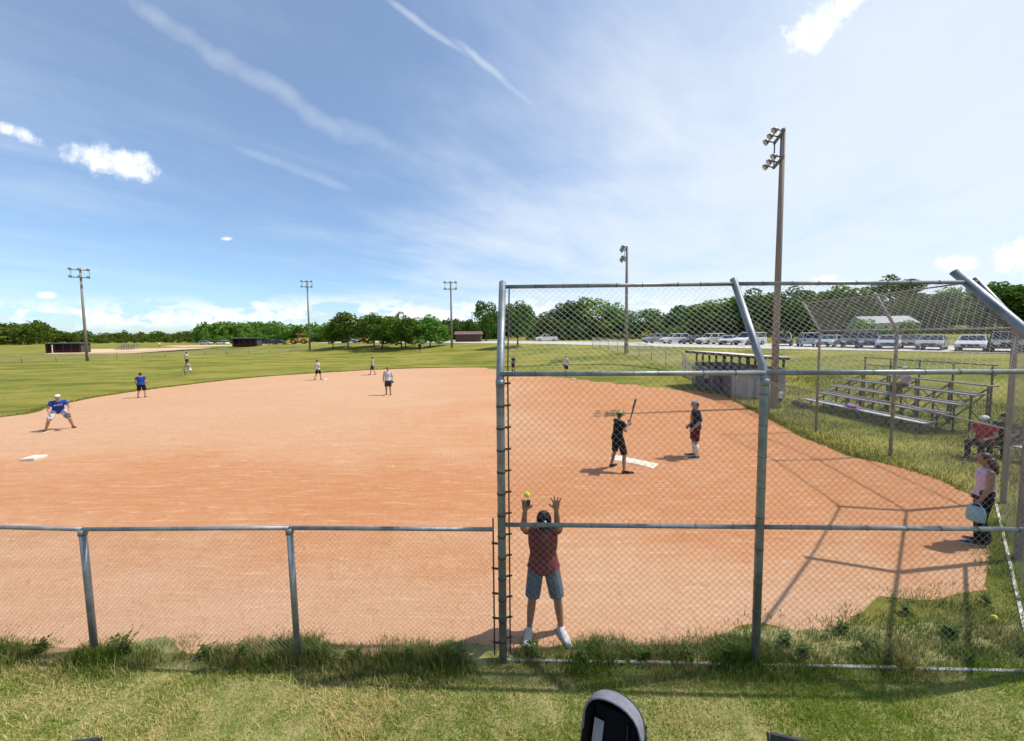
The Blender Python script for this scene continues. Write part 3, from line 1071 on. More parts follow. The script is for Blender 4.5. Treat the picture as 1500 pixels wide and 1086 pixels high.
# twisted tie wires that hold the mesh to posts and rails
ties = MB()
for i in range(3):
    for a, b, rr in ((posts[i][0] + Vector((0, 0, RAIL)), posts[i + 1][0] + Vector((0, 0, RAIL)), .027), (kinks[i], kinks[i + 1], .030), (tips[i], tips[i + 1], .027)):
        for k in range(1, 8):
            c_ = a.lerp(b, (k + random.uniform(-.2, .2)) / 8)
            d = (b - a).normalized()
            s_, n_ = Vector((0, 0, 1)), d.cross(Vector((0, 0, 1)))
            ties.path([c_ + (s_ * math.cos(q_) + n_ * math.sin(q_)) * rr + d * .012 * (j_ / 12) for j_, q_ in enumerate(np.linspace(0, 2 * math.pi, 13))], .0025, 4)
for b, k in ((P2, KM), (W1, KF), (P3, KM)):
    for j in range(9):
        c_ = b + Vector((0, 0, .3 + j * .35 + random.uniform(-.04, .04)))
        ties.path([c_ + Vector((math.cos(q_), math.sin(q_), .012 * j_ / 12)) * 1.0 * 1.0 if False else c_ + Vector((math.cos(q_) * .047, math.sin(q_) * .047, .015 * j_ / 12)) for j_, q_ in enumerate(np.linspace(0, 2 * math.pi, 13))], .0028, 4)
tag(ties.build('tie_wires', 'steel_dark', bs, P1), kind='stuff')
# white boards along the foot
for i, (a, b) in enumerate(((P1, P2), (P2, P3), (P3, W1), (W1, W2))):
    L = (b - a).length
    k = 2 if i < 2 else 2
    for j in range(k):
        p0, p1 = a.lerp(b, (j + 0.02) / k), a.lerp(b, (j + 0.98) / k)
        nin = posts[i][2] if i < 2 else in_w
        off = nin * 0.10 if i >= 2 else nin * 0.0
        lift = Vector((0, 0, 0.003 + 0.008 * ((i + j) % 2)))
        MB().bar(p0 + off + lift, p1 + off + lift, 0.035, 0.035).build('kick_board', 'white_board', bs, P1)

# the low fence running off to the left of the backstop
lf_px = [(436, 969), (139, 953)]
ul = -u_.normalized()
L0 = P1
low_posts = [at(437, 969), at(139, 955)]
low_posts.append(low_posts[1] + (low_posts[1] - low_posts[0]))
low_posts.append(low_posts[2] + (low_posts[1] - low_posts[0]))
lf = empty('low_fence', low_posts[0], 0, 'low galvanized chain-link fence ending at the tall backstop post', 'fence')
OR = low_posts[0]
pr = P1
lq = []
RLS = [height_at(P1, 722, 776)]
for i, b in enumerate(low_posts):
    lean = Vector((-0.03, 0, 0)) if i < 2 else Vector((0, 0, 0))
    RL = (height_at(b, 418, 776), height_at(b, 117, 777.5))[i] if i < 2 else RLS[-1]
    RLS.append(RL)
    top = b + lean + Vector((0, 0, RL))
    MB().path([b - Vector((0, 0, 0.05)), top - Vector((0, 0, 0.005))], 0.034, 12).build('post', 'galvanized', lf, OR, True)
    MB().path([top - Vector((0, 0, 0.07)), top + Vector((0, 0, 0.0))], 0.042, 12).build('post_cap', 'galvanized', lf, OR, True)
    a = pr + Vector((0, 0, RLS[i]))
    st = a - Vector((0.09, 0, 0)) if i == 0 else a
    MB().path([st, top], 0.023, 12).build('rail', 'galvanized', lf, OR, True)
    o_ = Vector((0, 0.035, 0))
    lq.append((b + o_ + Vector((0, 0, 0.04)), (pr if i else P1 - Vector((0.085, 0, 0))) + o_ + Vector((0, 0, 0.04)),
               (pr if i else P1 - Vector((0.085, 0, 0))) + o_ + Vector((0, 0, RLS[i])), b + lean + o_ + Vector((0, 0, RL))))
    pr = b
wire_part('chain_link_mesh', lq, lf, 0.062, 0.00145, origin=OR)
tb = P1 + Vector((-0.10, 0.035, 0))
MB().path([tb + Vector((0, 0, 0.04)), tb + Vector((0, 0, RAIL + 0.06))], 0.009, 6).build('tension_bar', 'steel_dark', lf, OR)
for j in range(5):
    z = 0.2 + j * 0.3
    c_ = tb + Vector((0.01, 0, z))
    MB().bar(c_ - Vector((0.03, 0, 0)), c_ + Vector((0.07, -0.02, 0)), 0.008, 0.024).build('tension_band', 'steel_dark', lf, OR)


def line_fence(name, label, pts, hgt, spacing, pitch, wr, post_r=0.035, material='galvanized_rusty', group=None, rails=True):
    o0 = Vector(pts[0])
    o0.z = gz(o0.x, o0.y)
    t = empty(name, o0, 0, label, 'fence', group)
    ps = []
    for a, b in zip(pts[:-1], pts[1:]):
        a, b = Vector(a), Vector(b)
        k = max(1, round((b - a).length / spacing))
        ps += [a.lerp(b, i / k) for i in range(k)]
    ps.append(Vector(pts[-1]))
    ps = [Vector((p.x, p.y, gz(p.x, p.y))) for p in ps]
    quads_ = []
    up = Vector((0, 0, hgt))
    for i, p in enumerate(ps):
        MB().path([p - Vector((0, 0, 0.1)), p + up], post_r, 6).build('post', material, t, o0, True)
        if i:
            q_ = ps[i - 1]
            MB().path([q_ + up, p + up], post_r * 0.62, 6).build('rail', material, t, o0, True)
            quads_.append((q_ + Vector((0, 0, 0.04)), p + Vector((0, 0, 0.04)), p + up, q_ + up))
    wire_part('chain_link_mesh', quads_, t, pitch, wr, origin=o0)
    return t


D0 = hit(1000, 541)
D1 = hit(920, 519)
D2 = hit(868, 508.5)
line_fence('side_fence', 'low chain-link fence running from the backstop past the dugout to the outfield', [F2, Vector((12.2, 20, 0)), Vector((12.6, 25.5, 0)), D0, D1, D2], 1.5, 3.0, 0.11, 0.0032)
line_fence('outfield_fence', 'far chain-link outfield fence crossing behind the left field', [hit(-140, 537), hit(130, 529), hit(300, 520), hit(455, 514.5)], 1.3, 4.0, 0.24, 0.009, 0.04)

# ------------------------------------------------------------------ trees
def crown_points(r_, kind):
    """leaf-card centres and outward directions for a crown of unit height and width, base at z=0"""
    lobes = []
    if kind == 'round':
        lobes.append(((0, 0, 0.55), (0.40, 0.40, 0.40)))
        for i in range(15):
            a, z = r_.uniform(0, 6.28), r_.uniform(0.18, 0.88)
            rad = 0.36 * math.sin(math.pi * min(0.93, z * 0.82 + 0.14)) * r_.uniform(0.75, 1.15)
            s = r_.uniform(0.13, 0.23)
            lobes.append(((math.cos(a) * rad, math.sin(a) * rad, z), (s, s, s * 0.85)))
    elif kind == 'broad':
        lobes.append(((0, 0, 0.5), (0.36, 0.36, 0.36)))
        for i in range(18):
            a, z = r_.uniform(0, 6.28), r_.uniform(0.12, 0.82)
            rad = r_.uniform(0.22, 0.40) * (1.15 - 0.6 * z)
            s = r_.uniform(0.11, 0.2)
            lobes.append(((math.cos(a) * rad, math.sin(a) * rad, z), (s, s, s * 0.8)))
        lobes.append(((r_.uniform(-.1, .1), 0, 0.88), (0.14, 0.14, 0.14)))
    elif kind == 'conifer':
        for i in range(16):
            z = i / 15
            rad = 0.30 * (1 - z) + 0.03
            for k in range(3):
                a = r_.uniform(0, 6.28)
                lobes.append(((math.cos(a) * rad * 0.5, math.sin(a) * rad * 0.5, z * 0.95), (rad * 0.62, rad * 0.62, 0.05)))
    else:                                           # 'bush'
        for i in range(12):
            a = r_.uniform(0, 6.28)
            rad = r_.uniform(0, 0.36)
            s = r_.uniform(0.14, 0.24)
            lobes.append(((math.cos(a) * rad, math.sin(a) * rad, r_.uniform(0.2, 0.75)), (s, s, s * 1.2)))
    return lobes


def crown_mesh(seed, kind, n, size):
    r_ = random.Random(seed)
    g = np.random.default_rng(seed)
    lobes = crown_points(r_, kind)
    vol = np.array([l[1][0] * l[1][1] for l in lobes]) ** 0.9
    pick = g.choice(len(lobes), n, p=vol / vol.sum())
    C = np.array([l[0] for l in lobes])[pick]
    S = np.array([l[1] for l in lobes])[pick]
    d = g.normal(size=(n, 3))
    d /= np.linalg.norm(d, axis=1)[:, None]
    rad = g.uniform(0.55, 1.06, n) ** 0.6
    P = C + d * S * rad[:, None]
    P[:, 2] = np.maximum(P[:, 2], 0.0)
    nrm = d + g.normal(size=(n, 3)) * 0.75 + np.array([0, 0, 0.35])
    nrm /= np.linalg.norm(nrm, axis=1)[:, None]
    t = np.cross(nrm, g.normal(size=(n, 3)))
    t /= np.linalg.norm(t, axis=1)[:, None]
    b = np.cross(nrm, t)
    s = (size * g.uniform(0.6, 1.35, n))[:, None]
    Q = np.stack([P + t * s, P + b * s * 0.62, P - t * s, P - b * s * 0.62], 1).reshape(-1, 3)
    return Q.astype(np.float32), np.arange(4 * n, dtype=np.int32).reshape(-1, 4)


CROWNS = {}
for kd, cnt, nn, sz in (('round', 4, 2600, 0.034), ('broad', 3, 3000, 0.032), ('conifer', 2, 1900, 0.032), ('bush', 3, 1300, 0.045)):
    CROWNS[kd] = [np_mesh(*crown_mesh(100 * len(kd) + i, kd, nn, sz)) for i in range(cnt)]
_crown_cache = {}


def crown_of(kind, i, leaf):
    key = (kind, i % len(CROWNS[kind]), leaf)
    if key not in _crown_cache:
        m_ = CROWNS[kind][key[1]].copy()
        m_.materials.append(MATS[leaf])
        _crown_cache[key] = m_
    return _crown_cache[key]


TRUNK = {}


def trunk_mesh(i):
    if i not in TRUNK:
        r_ = random.Random(i + 50)
        mb_ = MB().path([(0, 0, -0.03), (0.006, 0, 0.12), (-0.006, 0.004, 0.32), (0.0, 0.0, 0.62), (0.01, 0, 0.86)], [0.026, 0.020, 0.016, 0.010, 0.003], 7)
        for k in range(7):
            a, z = r_.uniform(0, 6.28), r_.uniform(0.22, 0.6)
            L = r_.uniform(0.14, 0.26)
            p0 = Vector((0, 0, z))
            p2 = p0 + Vector((math.cos(a) * L, math.sin(a) * L, L * r_.uniform(0.5, 1.1)))
            mb_.path([p0, p0.lerp(p2, 0.5) + Vector((0, 0, -0.015)), p2], [0.009, 0.006, 0.002], 5)
        me_ = mb_.mesh()
        me_.materials.append(MATS['bark'])
        TRUNK[i] = me_
    return TRUNK[i]


def tree(base, height, width, kind, leaf, label, group=None, seed=0, clear=0.16, name='tree'):
    t = empty(name, base, 0, label, 'tree' if name != 'bush' else 'bush', group)
    tr_ = link_mesh('trunk', trunk_mesh(seed % 4), None, t)
    tr_.scale = (height * 0.9, height * 0.9, height)
    cr = link_mesh('crown', crown_of(kind, seed, leaf), None, t)
    ch = height * (1 - clear)
    cr.location = (0, 0, height * clear)
    cr.scale = (width, width, ch)
    cr.rotation_euler = (0, 0, seed * 1.7)
    return t


def tree_px(px, base_py, top_py, wpx, kind, leaf, label, group=None, seed=0, clear=0.16, depth=None, name='tree'):
    if depth is None:
        b = hit(px, base_py)
    else:
        b = at_depth(px, base_py, depth)
        b.z = gz(b.x, b.y)
    dist = b.y
    top = at_depth(px, top_py, dist).z
    return tree(b, top - b.z, wpx * dist / 540, kind, leaf, label, group, seed, clear, name)


# the group of field trees in front of the gravel road
tree_px(488, 511, 473, 40, 'round', 'leaf_light', 'small bright green round tree standing apart beyond left field', seed=1, clear=0.14)
for i, (px, b, tp, wd, lf_) in enumerate(((510, 509, 456, 56, 'leaf_mid'), (548, 508.5, 458, 58, 'leaf_mid'), (560, 511, 462, 52, 'leaf_dark'), (588, 510.5, 458, 58, 'leaf_light'),
                                        (594, 511.5, 464, 44, 'leaf_dark'), (630, 508, 461, 56, 'leaf_mid'))):
    tree_px(px, b, tp, wd, 'broad' if i % 2 else 'round', lf_, 'leafy green tree in the row beyond centre field', 'row of trees beyond centre field', i, 0.07)
tree_px(758, 508, 440, 62, 'broad', 'leaf_dark', 'tall dark tree on its own trunk right of the end post', seed=4, clear=0.2)
tree_px(712, 504, 441, 44, 'round', 'leaf_dark', 'dark tree behind the brown shed', seed=2, depth=105)
# the wood behind the parked vehicles: big crowns one can tell apart
wood = [(812, 452, 50, 118), (838, 440, 56, 112), (868, 436, 58, 108), (905, 444, 52, 104), (938, 452, 50, 100), (968, 458, 46, 98), (1000, 448, 54, 96), (1032, 440, 58, 92),
        (1064, 432, 62, 88), (1098, 424, 66, 84), (1124, 430, 56, 80), (1160, 420, 64, 78), (1196, 424, 66, 76), (1232, 418, 66, 72), (1262, 430, 56, 70), (1300, 404, 66, 78),
        (1346, 428, 60, 68), (1384, 422, 64, 66), (1420, 420, 70, 64), (1460, 412, 76, 62), (1500, 414, 80, 60), (1545, 410, 90, 60), (1600, 405, 100, 58)]
for i, (px, tp, wd, dp) in enumerate(wood):
    tree_px(px, 500, tp, wd * 1.25, ('round', 'broad')[i % 2], ('leaf_mid', 'leaf_dark', 'leaf_light', 'leaf_mid', 'leaf_dark')[i % 5],
            'broad leafy tree in the wood behind the parked vehicles', 'trees in the wood behind the parked vehicles', i, 0.08, depth=dp)
for i, (px, tp, wd, dp) in enumerate(((825, 466, 44, 98), (885, 468, 48, 92), (925, 470, 40, 88), (960, 470, 44, 86), (1015, 466, 48, 82), (1055, 462, 46, 78), (1088, 470, 40, 74),
                                      (1118, 464, 40, 72), (1165, 462, 46, 66), (1205, 468, 44, 62), (1250, 470, 44, 60), (1372, 462, 50, 56), (1256, 466, 36, 48), (1328, 468, 40, 46), (1295, 476, 40, 46), (1440, 460, 54, 54), (1490, 458, 60, 52), (1540, 458, 60, 52), (848, 474, 40, 95))):
    tree_px(px, 503, tp, wd, 'bush', ('leaf_mid', 'leaf_light', 'leaf_dark')[i % 3], 'leafy bush at the edge of the wood behind the vehicles',
            'bushes at the edge of the wood', i, 0.0, depth=dp + 9, name='bush')
for i, (px, tp, dp) in enumerate(((1082, 424, 92), (848, 434, 116), (1222, 412, 80))):
    tree_px(px, 500, tp, 34, 'conifer', 'leaf_dark', 'dark pointed conifer rising above the wood', 'conifers rising above the wood', i, 0.04, depth=dp)
tree_px(1105, 503, 472, 22, 'bush', 'leaf_light', 'bright yellow-green bush behind the white van', seed=1, clear=0.0, depth=72, name='bush')


def wood_mass(name, label, spans, leaf, seed):
    """far wood that reads as one mass: many crowns in one mesh; spans = (px0, px1, top0, top1, depth, base_py, n)"""
    g = random.Random(seed)
    Vs, Fs, k = [], [], 0
    for (x0, x1, t0, t1, dp, n_) in spans:
        for i in range(n_):
            u = (i + g.uniform(0.1, 0.9)) / n_
            px = x0 + (x1 - x0) * u
            d = dp * g.uniform(0.92, 1.12)
            tp = t0 + (t1 - t0) * u + g.uniform(-3.5, 8.0)
            b = at_depth(px, 500, d)
            bz = gz(b.x, b.y) - 0.3
            top = at_depth(px, tp, d).z
            hgt = max(3.0, top - bz)
            kd = g.choice(('round', 'broad', 'round', 'bush'))
            Q, F = crown_mesh(g.randrange(10 ** 6), kd, 620, 0.062)
            wd = hgt * g.uniform(0.8, 1.25)
            a = g.uniform(0, 6.28)
            c_, s_ = math.cos(a), math.sin(a)
            Q = np.stack([(Q[:, 0] * c_ - Q[:, 1] * s_) * wd + b.x, (Q[:, 0] * s_ + Q[:, 1] * c_) * wd + b.y, Q[:, 2] * hgt + bz], 1)
            Vs.append(Q)
            Fs.append(F + k)
            k += len(Q)
    o = link_mesh(name, np_mesh(np.concatenate(Vs), np.concatenate(Fs)), leaf)
    return tag(o, label, 'wood', kind='stuff')


wood_mass('far_wood', 'dense dark wood along the far left horizon', [(-120, 70, 472, 474, 210, 26), (60, 120, 480, 486, 240, 12), (110, 300, 486, 487, 300, 44), (120, 300, 494, 495, 240, 34)], 'leaf_mid', 11)
wood_mass('far_wood', 'line of trees behind the shed and the yellow machines', [(290, 410, 470, 474, 215, 26), (400, 500, 474, 473, 200, 20), (300, 480, 488, 488, 190, 26)], 'leaf_mid', 12)
wood_mass('far_wood', 'wood behind the row of trees and the brown shed', [(480, 720, 470, 468, 170, 40), (620, 720, 474, 470, 150, 16), (500, 800, 484, 484, 160, 30), (720, 830, 456, 464, 160, 20)], 'leaf_dark', 13)
wood_mass('wood_undergrowth', 'undergrowth filling the wood behind the parked vehicles', [(790, 1000, 478, 478, 112, 26), (980, 1250, 474, 462, 92, 40), (1230, 1620, 462, 450, 74, 50), (780, 960, 462, 470, 135, 22),
                                                                                       (960, 1300, 452, 440, 112, 34), (1280, 1640, 438, 430, 92, 34)], 'leaf_mid', 14)


# ------------------------------------------------------------------ floodlight poles
def flood_pole(base, height, label, r=0.19, lamps=6, yaw=0.0, arm=1.3, ls=0.9):
    t = empty('floodlight_pole', base, yaw, label, 'light pole')
    MB().path([(0, 0, -0.3), (0, 0, height * 0.5), (0, 0, height)], [r, r * 0.82, r * 0.62], 12).build('pole', 'pole_wood', t, None, True)
    for z in (height - 0.35, height - 1.55):
        MB().bar((-arm, -0.16, z), (arm, -0.16, z), 0.10, 0.12).build('crossarm', 'lamp_metal', t)
    for s in (-1, 1):
        MB().bar((s * arm * 0.93, -0.16, height - 1.5), (s * arm * 0.93, -0.16, height - 0.4), 0.05, 0.05).build('brace', 'lamp_metal', t)
    for z in (height - 0.35, height - 1.55):
        for k in range(lamps // 2):
            x_ = -arm * 0.9 + 1.8 * arm * k / (lamps // 2 - 1)
            c_ = Vector((x_, -0.5, z + 0.1))
            d = Vector((0, -0.8, -0.55)).normalized()
            lp = MB().path([c_ - d * 0.22 * ls, c_ - d * 0.05 * ls, c_ + d * 0.18 * ls], [0.12 * ls, 0.24 * ls, 0.31 * ls], 10)
            lp.bar(c_ - d * 0.05, (x_, -0.16, z), 0.05, 0.05)
            lo_ = lp.build('floodlight', 'lamp_metal', t, None, True)
            MB().path([c_ + d * 0.182 * ls, c_ + d * 0.19 * ls], 0.28 * ls, 10).build('lens', 'lamp_glass', lo_)
    return t


def pole_px(px, py, top_px, top_py, label, **kw):
    b = hit(px, py)
    h = CAM_H + ray(top_px, top_py).z * math.hypot(b.x, b.y) / math.hypot(ray(top_px, top_py).x, ray(top_px, top_py).y) - b.z
    print('pole', label[:30], b, h)
    return flood_pole(b, h, label, **kw)


pole_px(1133, 598, 1143, 190, 'tall wooden floodlight pole standing at the end of the dugout', r=0.17, yaw=R(-108), arm=0.62, ls=0.52)
pole_px(917, 518, 918, 361, 'wooden floodlight pole on the fence line beyond first base', r=0.22, yaw=R(-100), arm=1.0)
pole_px(662, 510, 660, 412, 'floodlight pole beside the brown shed', r=0.22, yaw=R(0), arm=1.15, ls=0.8)
pole_px(454, 513, 451, 411, 'floodlight pole beside the yellow machine', r=0.22, yaw=R(15), arm=1.15, ls=0.8)
pole_px(128, 529, 119, 393, 'floodlight pole by the far dugout', r=0.21, yaw=R(35), arm=1.1, ls=0.8)


# ------------------------------------------------------------------ dugout by the side fence
def dugout():
    c0, c1 = Vector((13.5, 21.0, 0)), Vector((13.1, 26.4, 0))      # near and far front corners
    t = empty('dugout', c0, 0, 'long open-fronted dugout with pale roof beside the tall wooden pole', 'dugout')
    e = (c1 - c0).normalized()
    L = (c1 - c0).length
    n_ = Vector((e.y, -e.x, 0))                                      # away from the field
    D = 2.3

    def P(a, b, z):
        return c0 + e * a + n_ * b + Vector((0, 0, z))

    def slab(a0, a1, b0, b1, z0, z1):
        return MB().hexa([P(a0, b0, z0), P(a0, b1, z0), P(a1, b1, z0), P(a1, b0, z0)], [P(a0, b0, z1), P(a0, b1, z1), P(a1, b1, z1), P(a1, b0, z1)])
    slab(0, L, D - 0.15, D, -0.1, 1.72).build('back_wall', 'dug_block', t, c0)
    slab(0, 0.15, 0.02, D - 0.153, -0.1, 1.70).build('end_wall', 'dug_block', t, c0)
    slab(L - 0.15, L, 0.02, D - 0.153, -0.1, 1.70).build('end_wall', 'dug_block', t, c0)
    for i in range(12):                                              # front boards with a doorway gap
        a = 0.16 + i * (L - 0.5) / 12
        if i in (5,):
            continue
        slab(a, a + (L - 0.5) / 12 - 0.012, 0.03, 0.07, 0.0, 1.45 + 0.01 * (i % 3)).build('board', 'dug_board' if i > 2 else 'dug_block', t, c0)
    for i in range(8):
        a = 0.1 + i * (L - 0.2) / 7
        for b in (0.1, D - 0.07):
            z0 = 0.0 if b < 1 else 1.722
            MB().bar(P(a, b, z0), P(a, b, 2.38 if b < 1 else 2.2), 0.09, 0.09).build('post', 'dug_frame', t, c0)
    for i in range(8):
        a = 0.1 + i * (L - 0.2) / 7
        MB().bar(P(a, -0.35, 2.405), P(a, D + 0.3, 2.235), 0.06, 0.12).build('rafter', 'dug_frame', t, c0)
    MB().hexa([P(-0.35, -0.5, 2.47), P(-0.35, D + 0.4, 2.29), P(L + 0.3, D + 0.4, 2.29), P(L + 0.3, -0.5, 2.47)],
              [P(-0.35, -0.5, 2.53), P(-0.35, D + 0.4, 2.35), P(L + 0.3, D + 0.4, 2.35), P(L + 0.3, -0.5, 2.53)]).build('roof', 'dug_roof', t, c0)
    MB().bar(P(-0.36, -0.52, 2.44), P(L + 0.31, -0.52, 2.44), 0.03, 0.15).build('fascia', 'dug_frame', t, c0)
    slab(0.3, L - 0.3, D - 0.7, D - 0.3, 0.40, 0.45).build('bench', 'plank_grey', t, c0)
    return P


DP = dugout()


# ------------------------------------------------------------------ bleachers
def bleacher(origin, label, L=4.9, rows=5):
    """rows rise away from the field along +X; long side along +Y"""
    t = empty('bleachers', origin, R(3), label, 'bleachers')
    RUN, RISE, Z0 = 0.66, 0.33, 0.42
    for i in range(rows):
        x_, z = i * RUN, Z0 + i * RISE
        MB().box((x_, L / 2, z), (0.27, L + 0.3, 0.045)).build('seat_plank', 'plank_pale' if i == 0 else 'plank_grey', t)
        if i:
            MB().box((x_ - 0.36, L / 2, z - 0.30), (0.22, L + 0.3, 0.04)).build('foot_plank', 'plank_grey', t)
    bays = 5
    for k in range(bays):
        y_ = 0.1 + (L - 0.2) * k / (bays - 1)
        for i in range(rows):
            x_, z = i * RUN, Z0 + i * RISE
            MB().bar((x_ + 0.08, y_, -0.05), (x_ + 0.08, y_, z - 0.024), 0.045, 0.045).build('leg', 'steel_dark', t)
            MB().bar((x_ - 0.5 if i else x_ - 0.14, y_, z - 0.05 if i == 0 else z - 0.345), (x_ + 0.1, y_, z - 0.05 if i == 0 else z - 0.345), 0.03, 0.045).build('bracket', 'steel_dark', t)
        MB().bar((0, y_ + 0.035, 0.05), (rows * RUN - 0.6, y_ + 0.035, 0.05), 0.04, 0.04).build('sill', 'steel_dark', t)
        MB().bar((0.1, y_ - 0.04, Z0 - 0.1), ((rows - 1) * RUN + 0.05, y_ - 0.04, Z0 + (rows - 1) * RISE - 0.1), 0.035, 0.045).build('stringer', 'steel_dark', t)
        MB().bar((RUN * 1.2, y_ + 0.035, 0.1), ((rows - 1) * RUN, y_ + 0.035, Z0 + (rows - 1) * RISE - 0.35), 0.03, 0.035).build('brace', 'steel_dark', t)
        xb, zb = (rows - 1) * RUN + 0.2, Z0 + (rows - 1) * RISE
        MB().bar((xb, y_, 0.0), (xb, y_, zb + 0.75), 0.045, 0.045).build('rail_post', 'steel_dark', t)
    xb, zb = (rows - 1) * RUN + 0.2, Z0 + (rows - 1) * RISE
    for dz_ in (0.4, 0.75):
        MB().bar((xb + 0.03, 0, zb + dz_), (xb + 0.03, L, zb + dz_), 0.03, 0.04).build('guard_rail', 'steel_dark', t)
    for k in range(bays - 1):
        y0, y1 = 0.1 + (L - 0.2) * k / (bays - 1), 0.1 + (L - 0.2) * (k + 1) / (bays - 1)
        MB().bar((xb - 0.06, y0, 0.1), (xb - 0.06, y1, zb - 0.2), 0.03, 0.03).build('cross_brace', 'steel_dark', t)
    return t


BL = Vector((15.05, 13.4, 0))
bleacher(BL, 'grey plank bleachers on a dark steel frame beyond the side fence')
BL2 = Vector((14.9, 5.5, 0))
bleacher(BL2, 'grey plank bleachers partly beyond the wing of the backstop')


# ------------------------------------------------------------------ far buildings and machines
def box_house(name, label, cat, base, w_, d_, h_, wall, roof, rz=0.0, flat=False, openings=0, rise=0.9, door=True):
    t = empty(name, base, rz, label, cat)
    MB().box((0, 0, h_ / 2 - 0.2), (w_, d_, h_ + 0.4)).build('wall', wall, t)
    if flat:
        MB().hexa([(-w_ / 2 - .3, -d_ / 2 - .5, h_ + 0.01), (w_ / 2 + .3, -d_ / 2 - .5, h_ + 0.01), (w_ / 2 + .3, d_ / 2 + .3, h_ - 0.2), (-w_ / 2 - .3, d_ / 2 + .3, h_ - 0.2)],
                  [(-w_ / 2 - .3, -d_ / 2 - .5, h_ + 0.16), (w_ / 2 + .3, -d_ / 2 - .5, h_ + 0.16), (w_ / 2 + .3, d_ / 2 + .3, h_ + 0.02), (-w_ / 2 - .3, d_ / 2 + .3, h_ + 0.02)]).build('roof', roof, t)
    else:
        a, b = w_ / 2 + 0.35, d_ / 2 + 0.4
        MB().add([(-a, -b, h_ + .002), (a, -b, h_ + .002), (a, b, h_ + .002), (-a, b, h_ + .002), (-a, 0, h_ + rise), (a, 0, h_ + rise)],
                 [(0, 1, 5, 4), (2, 3, 4, 5), (0, 4, 3), (1, 2, 5), (3, 2, 1, 0)]).build('roof', roof, t)
    for i in range(openings):
        x_ = -w_ / 2 + w_ * (i + 0.5) / openings
        f = MB().box((x_, -d_ / 2 - 0.02, h_ * 0.6), (min(1.0, w_ / openings * 0.5), 0.06, h_ * 0.36)).build('window', 'white_board', t)
        MB().box((x_, -d_ / 2 - 0.04, h_ * 0.6), (min(1.0, w_ / openings * 0.5) - 0.14, 0.05, h_ * 0.36 - 0.14)).build('pane', 'glass_dark', f)
    if door:
        MB().box((w_ * 0.32, -d_ / 2 - 0.03, 0.95), (0.9, 0.06, 1.9)).build('door', 'far_dark', t)
    return t


def dugout_far(px, py, wpx, label, rz=0.0):
    b = hit(px, py)
    sc = b.y / 540
    W = wpx * sc
    t = empty('far_dugout', b, rz, label, 'dugout')
    h = 2.4
    MB().box((0, 1.1, h / 2), (W, 0.15, h)).build('back_wall', 'far_dark', t)
    for s in (-1, 1):
        MB().box((s * (W / 2 - 0.08), 0, h / 2 - 0.01), (0.15, 2.0, h - 0.02)).build('end_wall', 'far_dark', t)
    for k in range(5):
        MB().box((-W / 2 + 0.35 + (W - 0.7) * k / 4, -0.95, h / 2), (0.12, 0.12, h)).build('post', 'dug_frame', t)
    MB().box((0, -0.95, 0.45), (W - 0.3, 0.06, 0.9)).build('front_panel', 'cloth_darkred', t)
    MB().box((0, 0, h + 0.1), (W + 0.8, 3.0, 0.18), rx=R(3)).build('roof', 'far_dark', t)
    return t


dugout_far(100, 517, 52, 'long dark dugout of the neighbouring diamond beside a floodlight pole')
dugout_far(362, 508, 36, 'dark shed-like dugout beside the white parked vehicles')
b = hit(687, 501)
box_house('brown_shed', 'brown wooden shed with low gabled roof under the trees', 'shed', b, 6.6, 4, 2.0, 'barn_red', 'barn_roof', 0, openings=0, rise=0.8)
b = at_depth(1290, 480, 66)
b.z = gz(b.x, b.y)
hh = at_depth(1290, 474, 66).z - b.z
box_house('house', 'pale roofed house half hidden by trees behind the vehicles', 'house', b, 7.0, 5, hh, 'house_wall', 'house_roof', R(-15), openings=4, rise=1.3)
b = hit(182, 513)
t = empty('far_bleachers', b, 0, 'small blue bleachers on the neighbouring diamond', 'bleachers')
for i in range(4):
    MB().box((0, i * 0.7, 0.45 + i * 0.4), (5.4, 0.35, 0.07)).build('seat_plank', 'bleach_blue', t)
    MB().box((0, i * 0.7 - 0.35, 0.22 + i * 0.4), (5.4, 0.3, 0.06)).build('foot_plank', 'bleach_blue', t)
for k in range(4):
    for i in range(4):
        MB().bar((-2.4 + 1.6 * k, i * 0.7 + .02, -0.05), (-2.4 + 1.6 * k, i * 0.7 + .02, 0.43 + i * 0.4), 0.07, 0.07).build('leg', 'bleach_blue', t)
b = hit(77, 519)
t = empty('marker_post', b, 0, 'white foul marker post by the far dugout', 'post')
MB().path([(0, 0, -0.1), (0, 0, 2.1)], 0.11, 8).build('post', 'white_board', t)
MB().box((0, 0, 2.15), (0.3, 0.3, 0.1)).build('cap', 'white_board', t)
for px, h0, lab in ((672, 470, 'thin utility pole behind the brown shed'), (692, 456, 'slender mast rising from the trees behind the brown shed')):
    b = at_depth(px, 500, 150)
    b.z = gz(b.x, b.y)
    t = empty('utility_pole', b, 0, lab, 'pole')
    hh = at_depth(px, h0, 150).z - b.z
    MB().path([(0, 0, -0.3), (0, 0, hh)], [0.18, 0.11], 8).build('pole', 'pole_wood', t)
    MB().bar((-0.9, 0.0, hh - 0.7), (0.9, 0.0, hh - 0.7), 0.12, 0.12).build('crossarm', 'pole_wood', t)


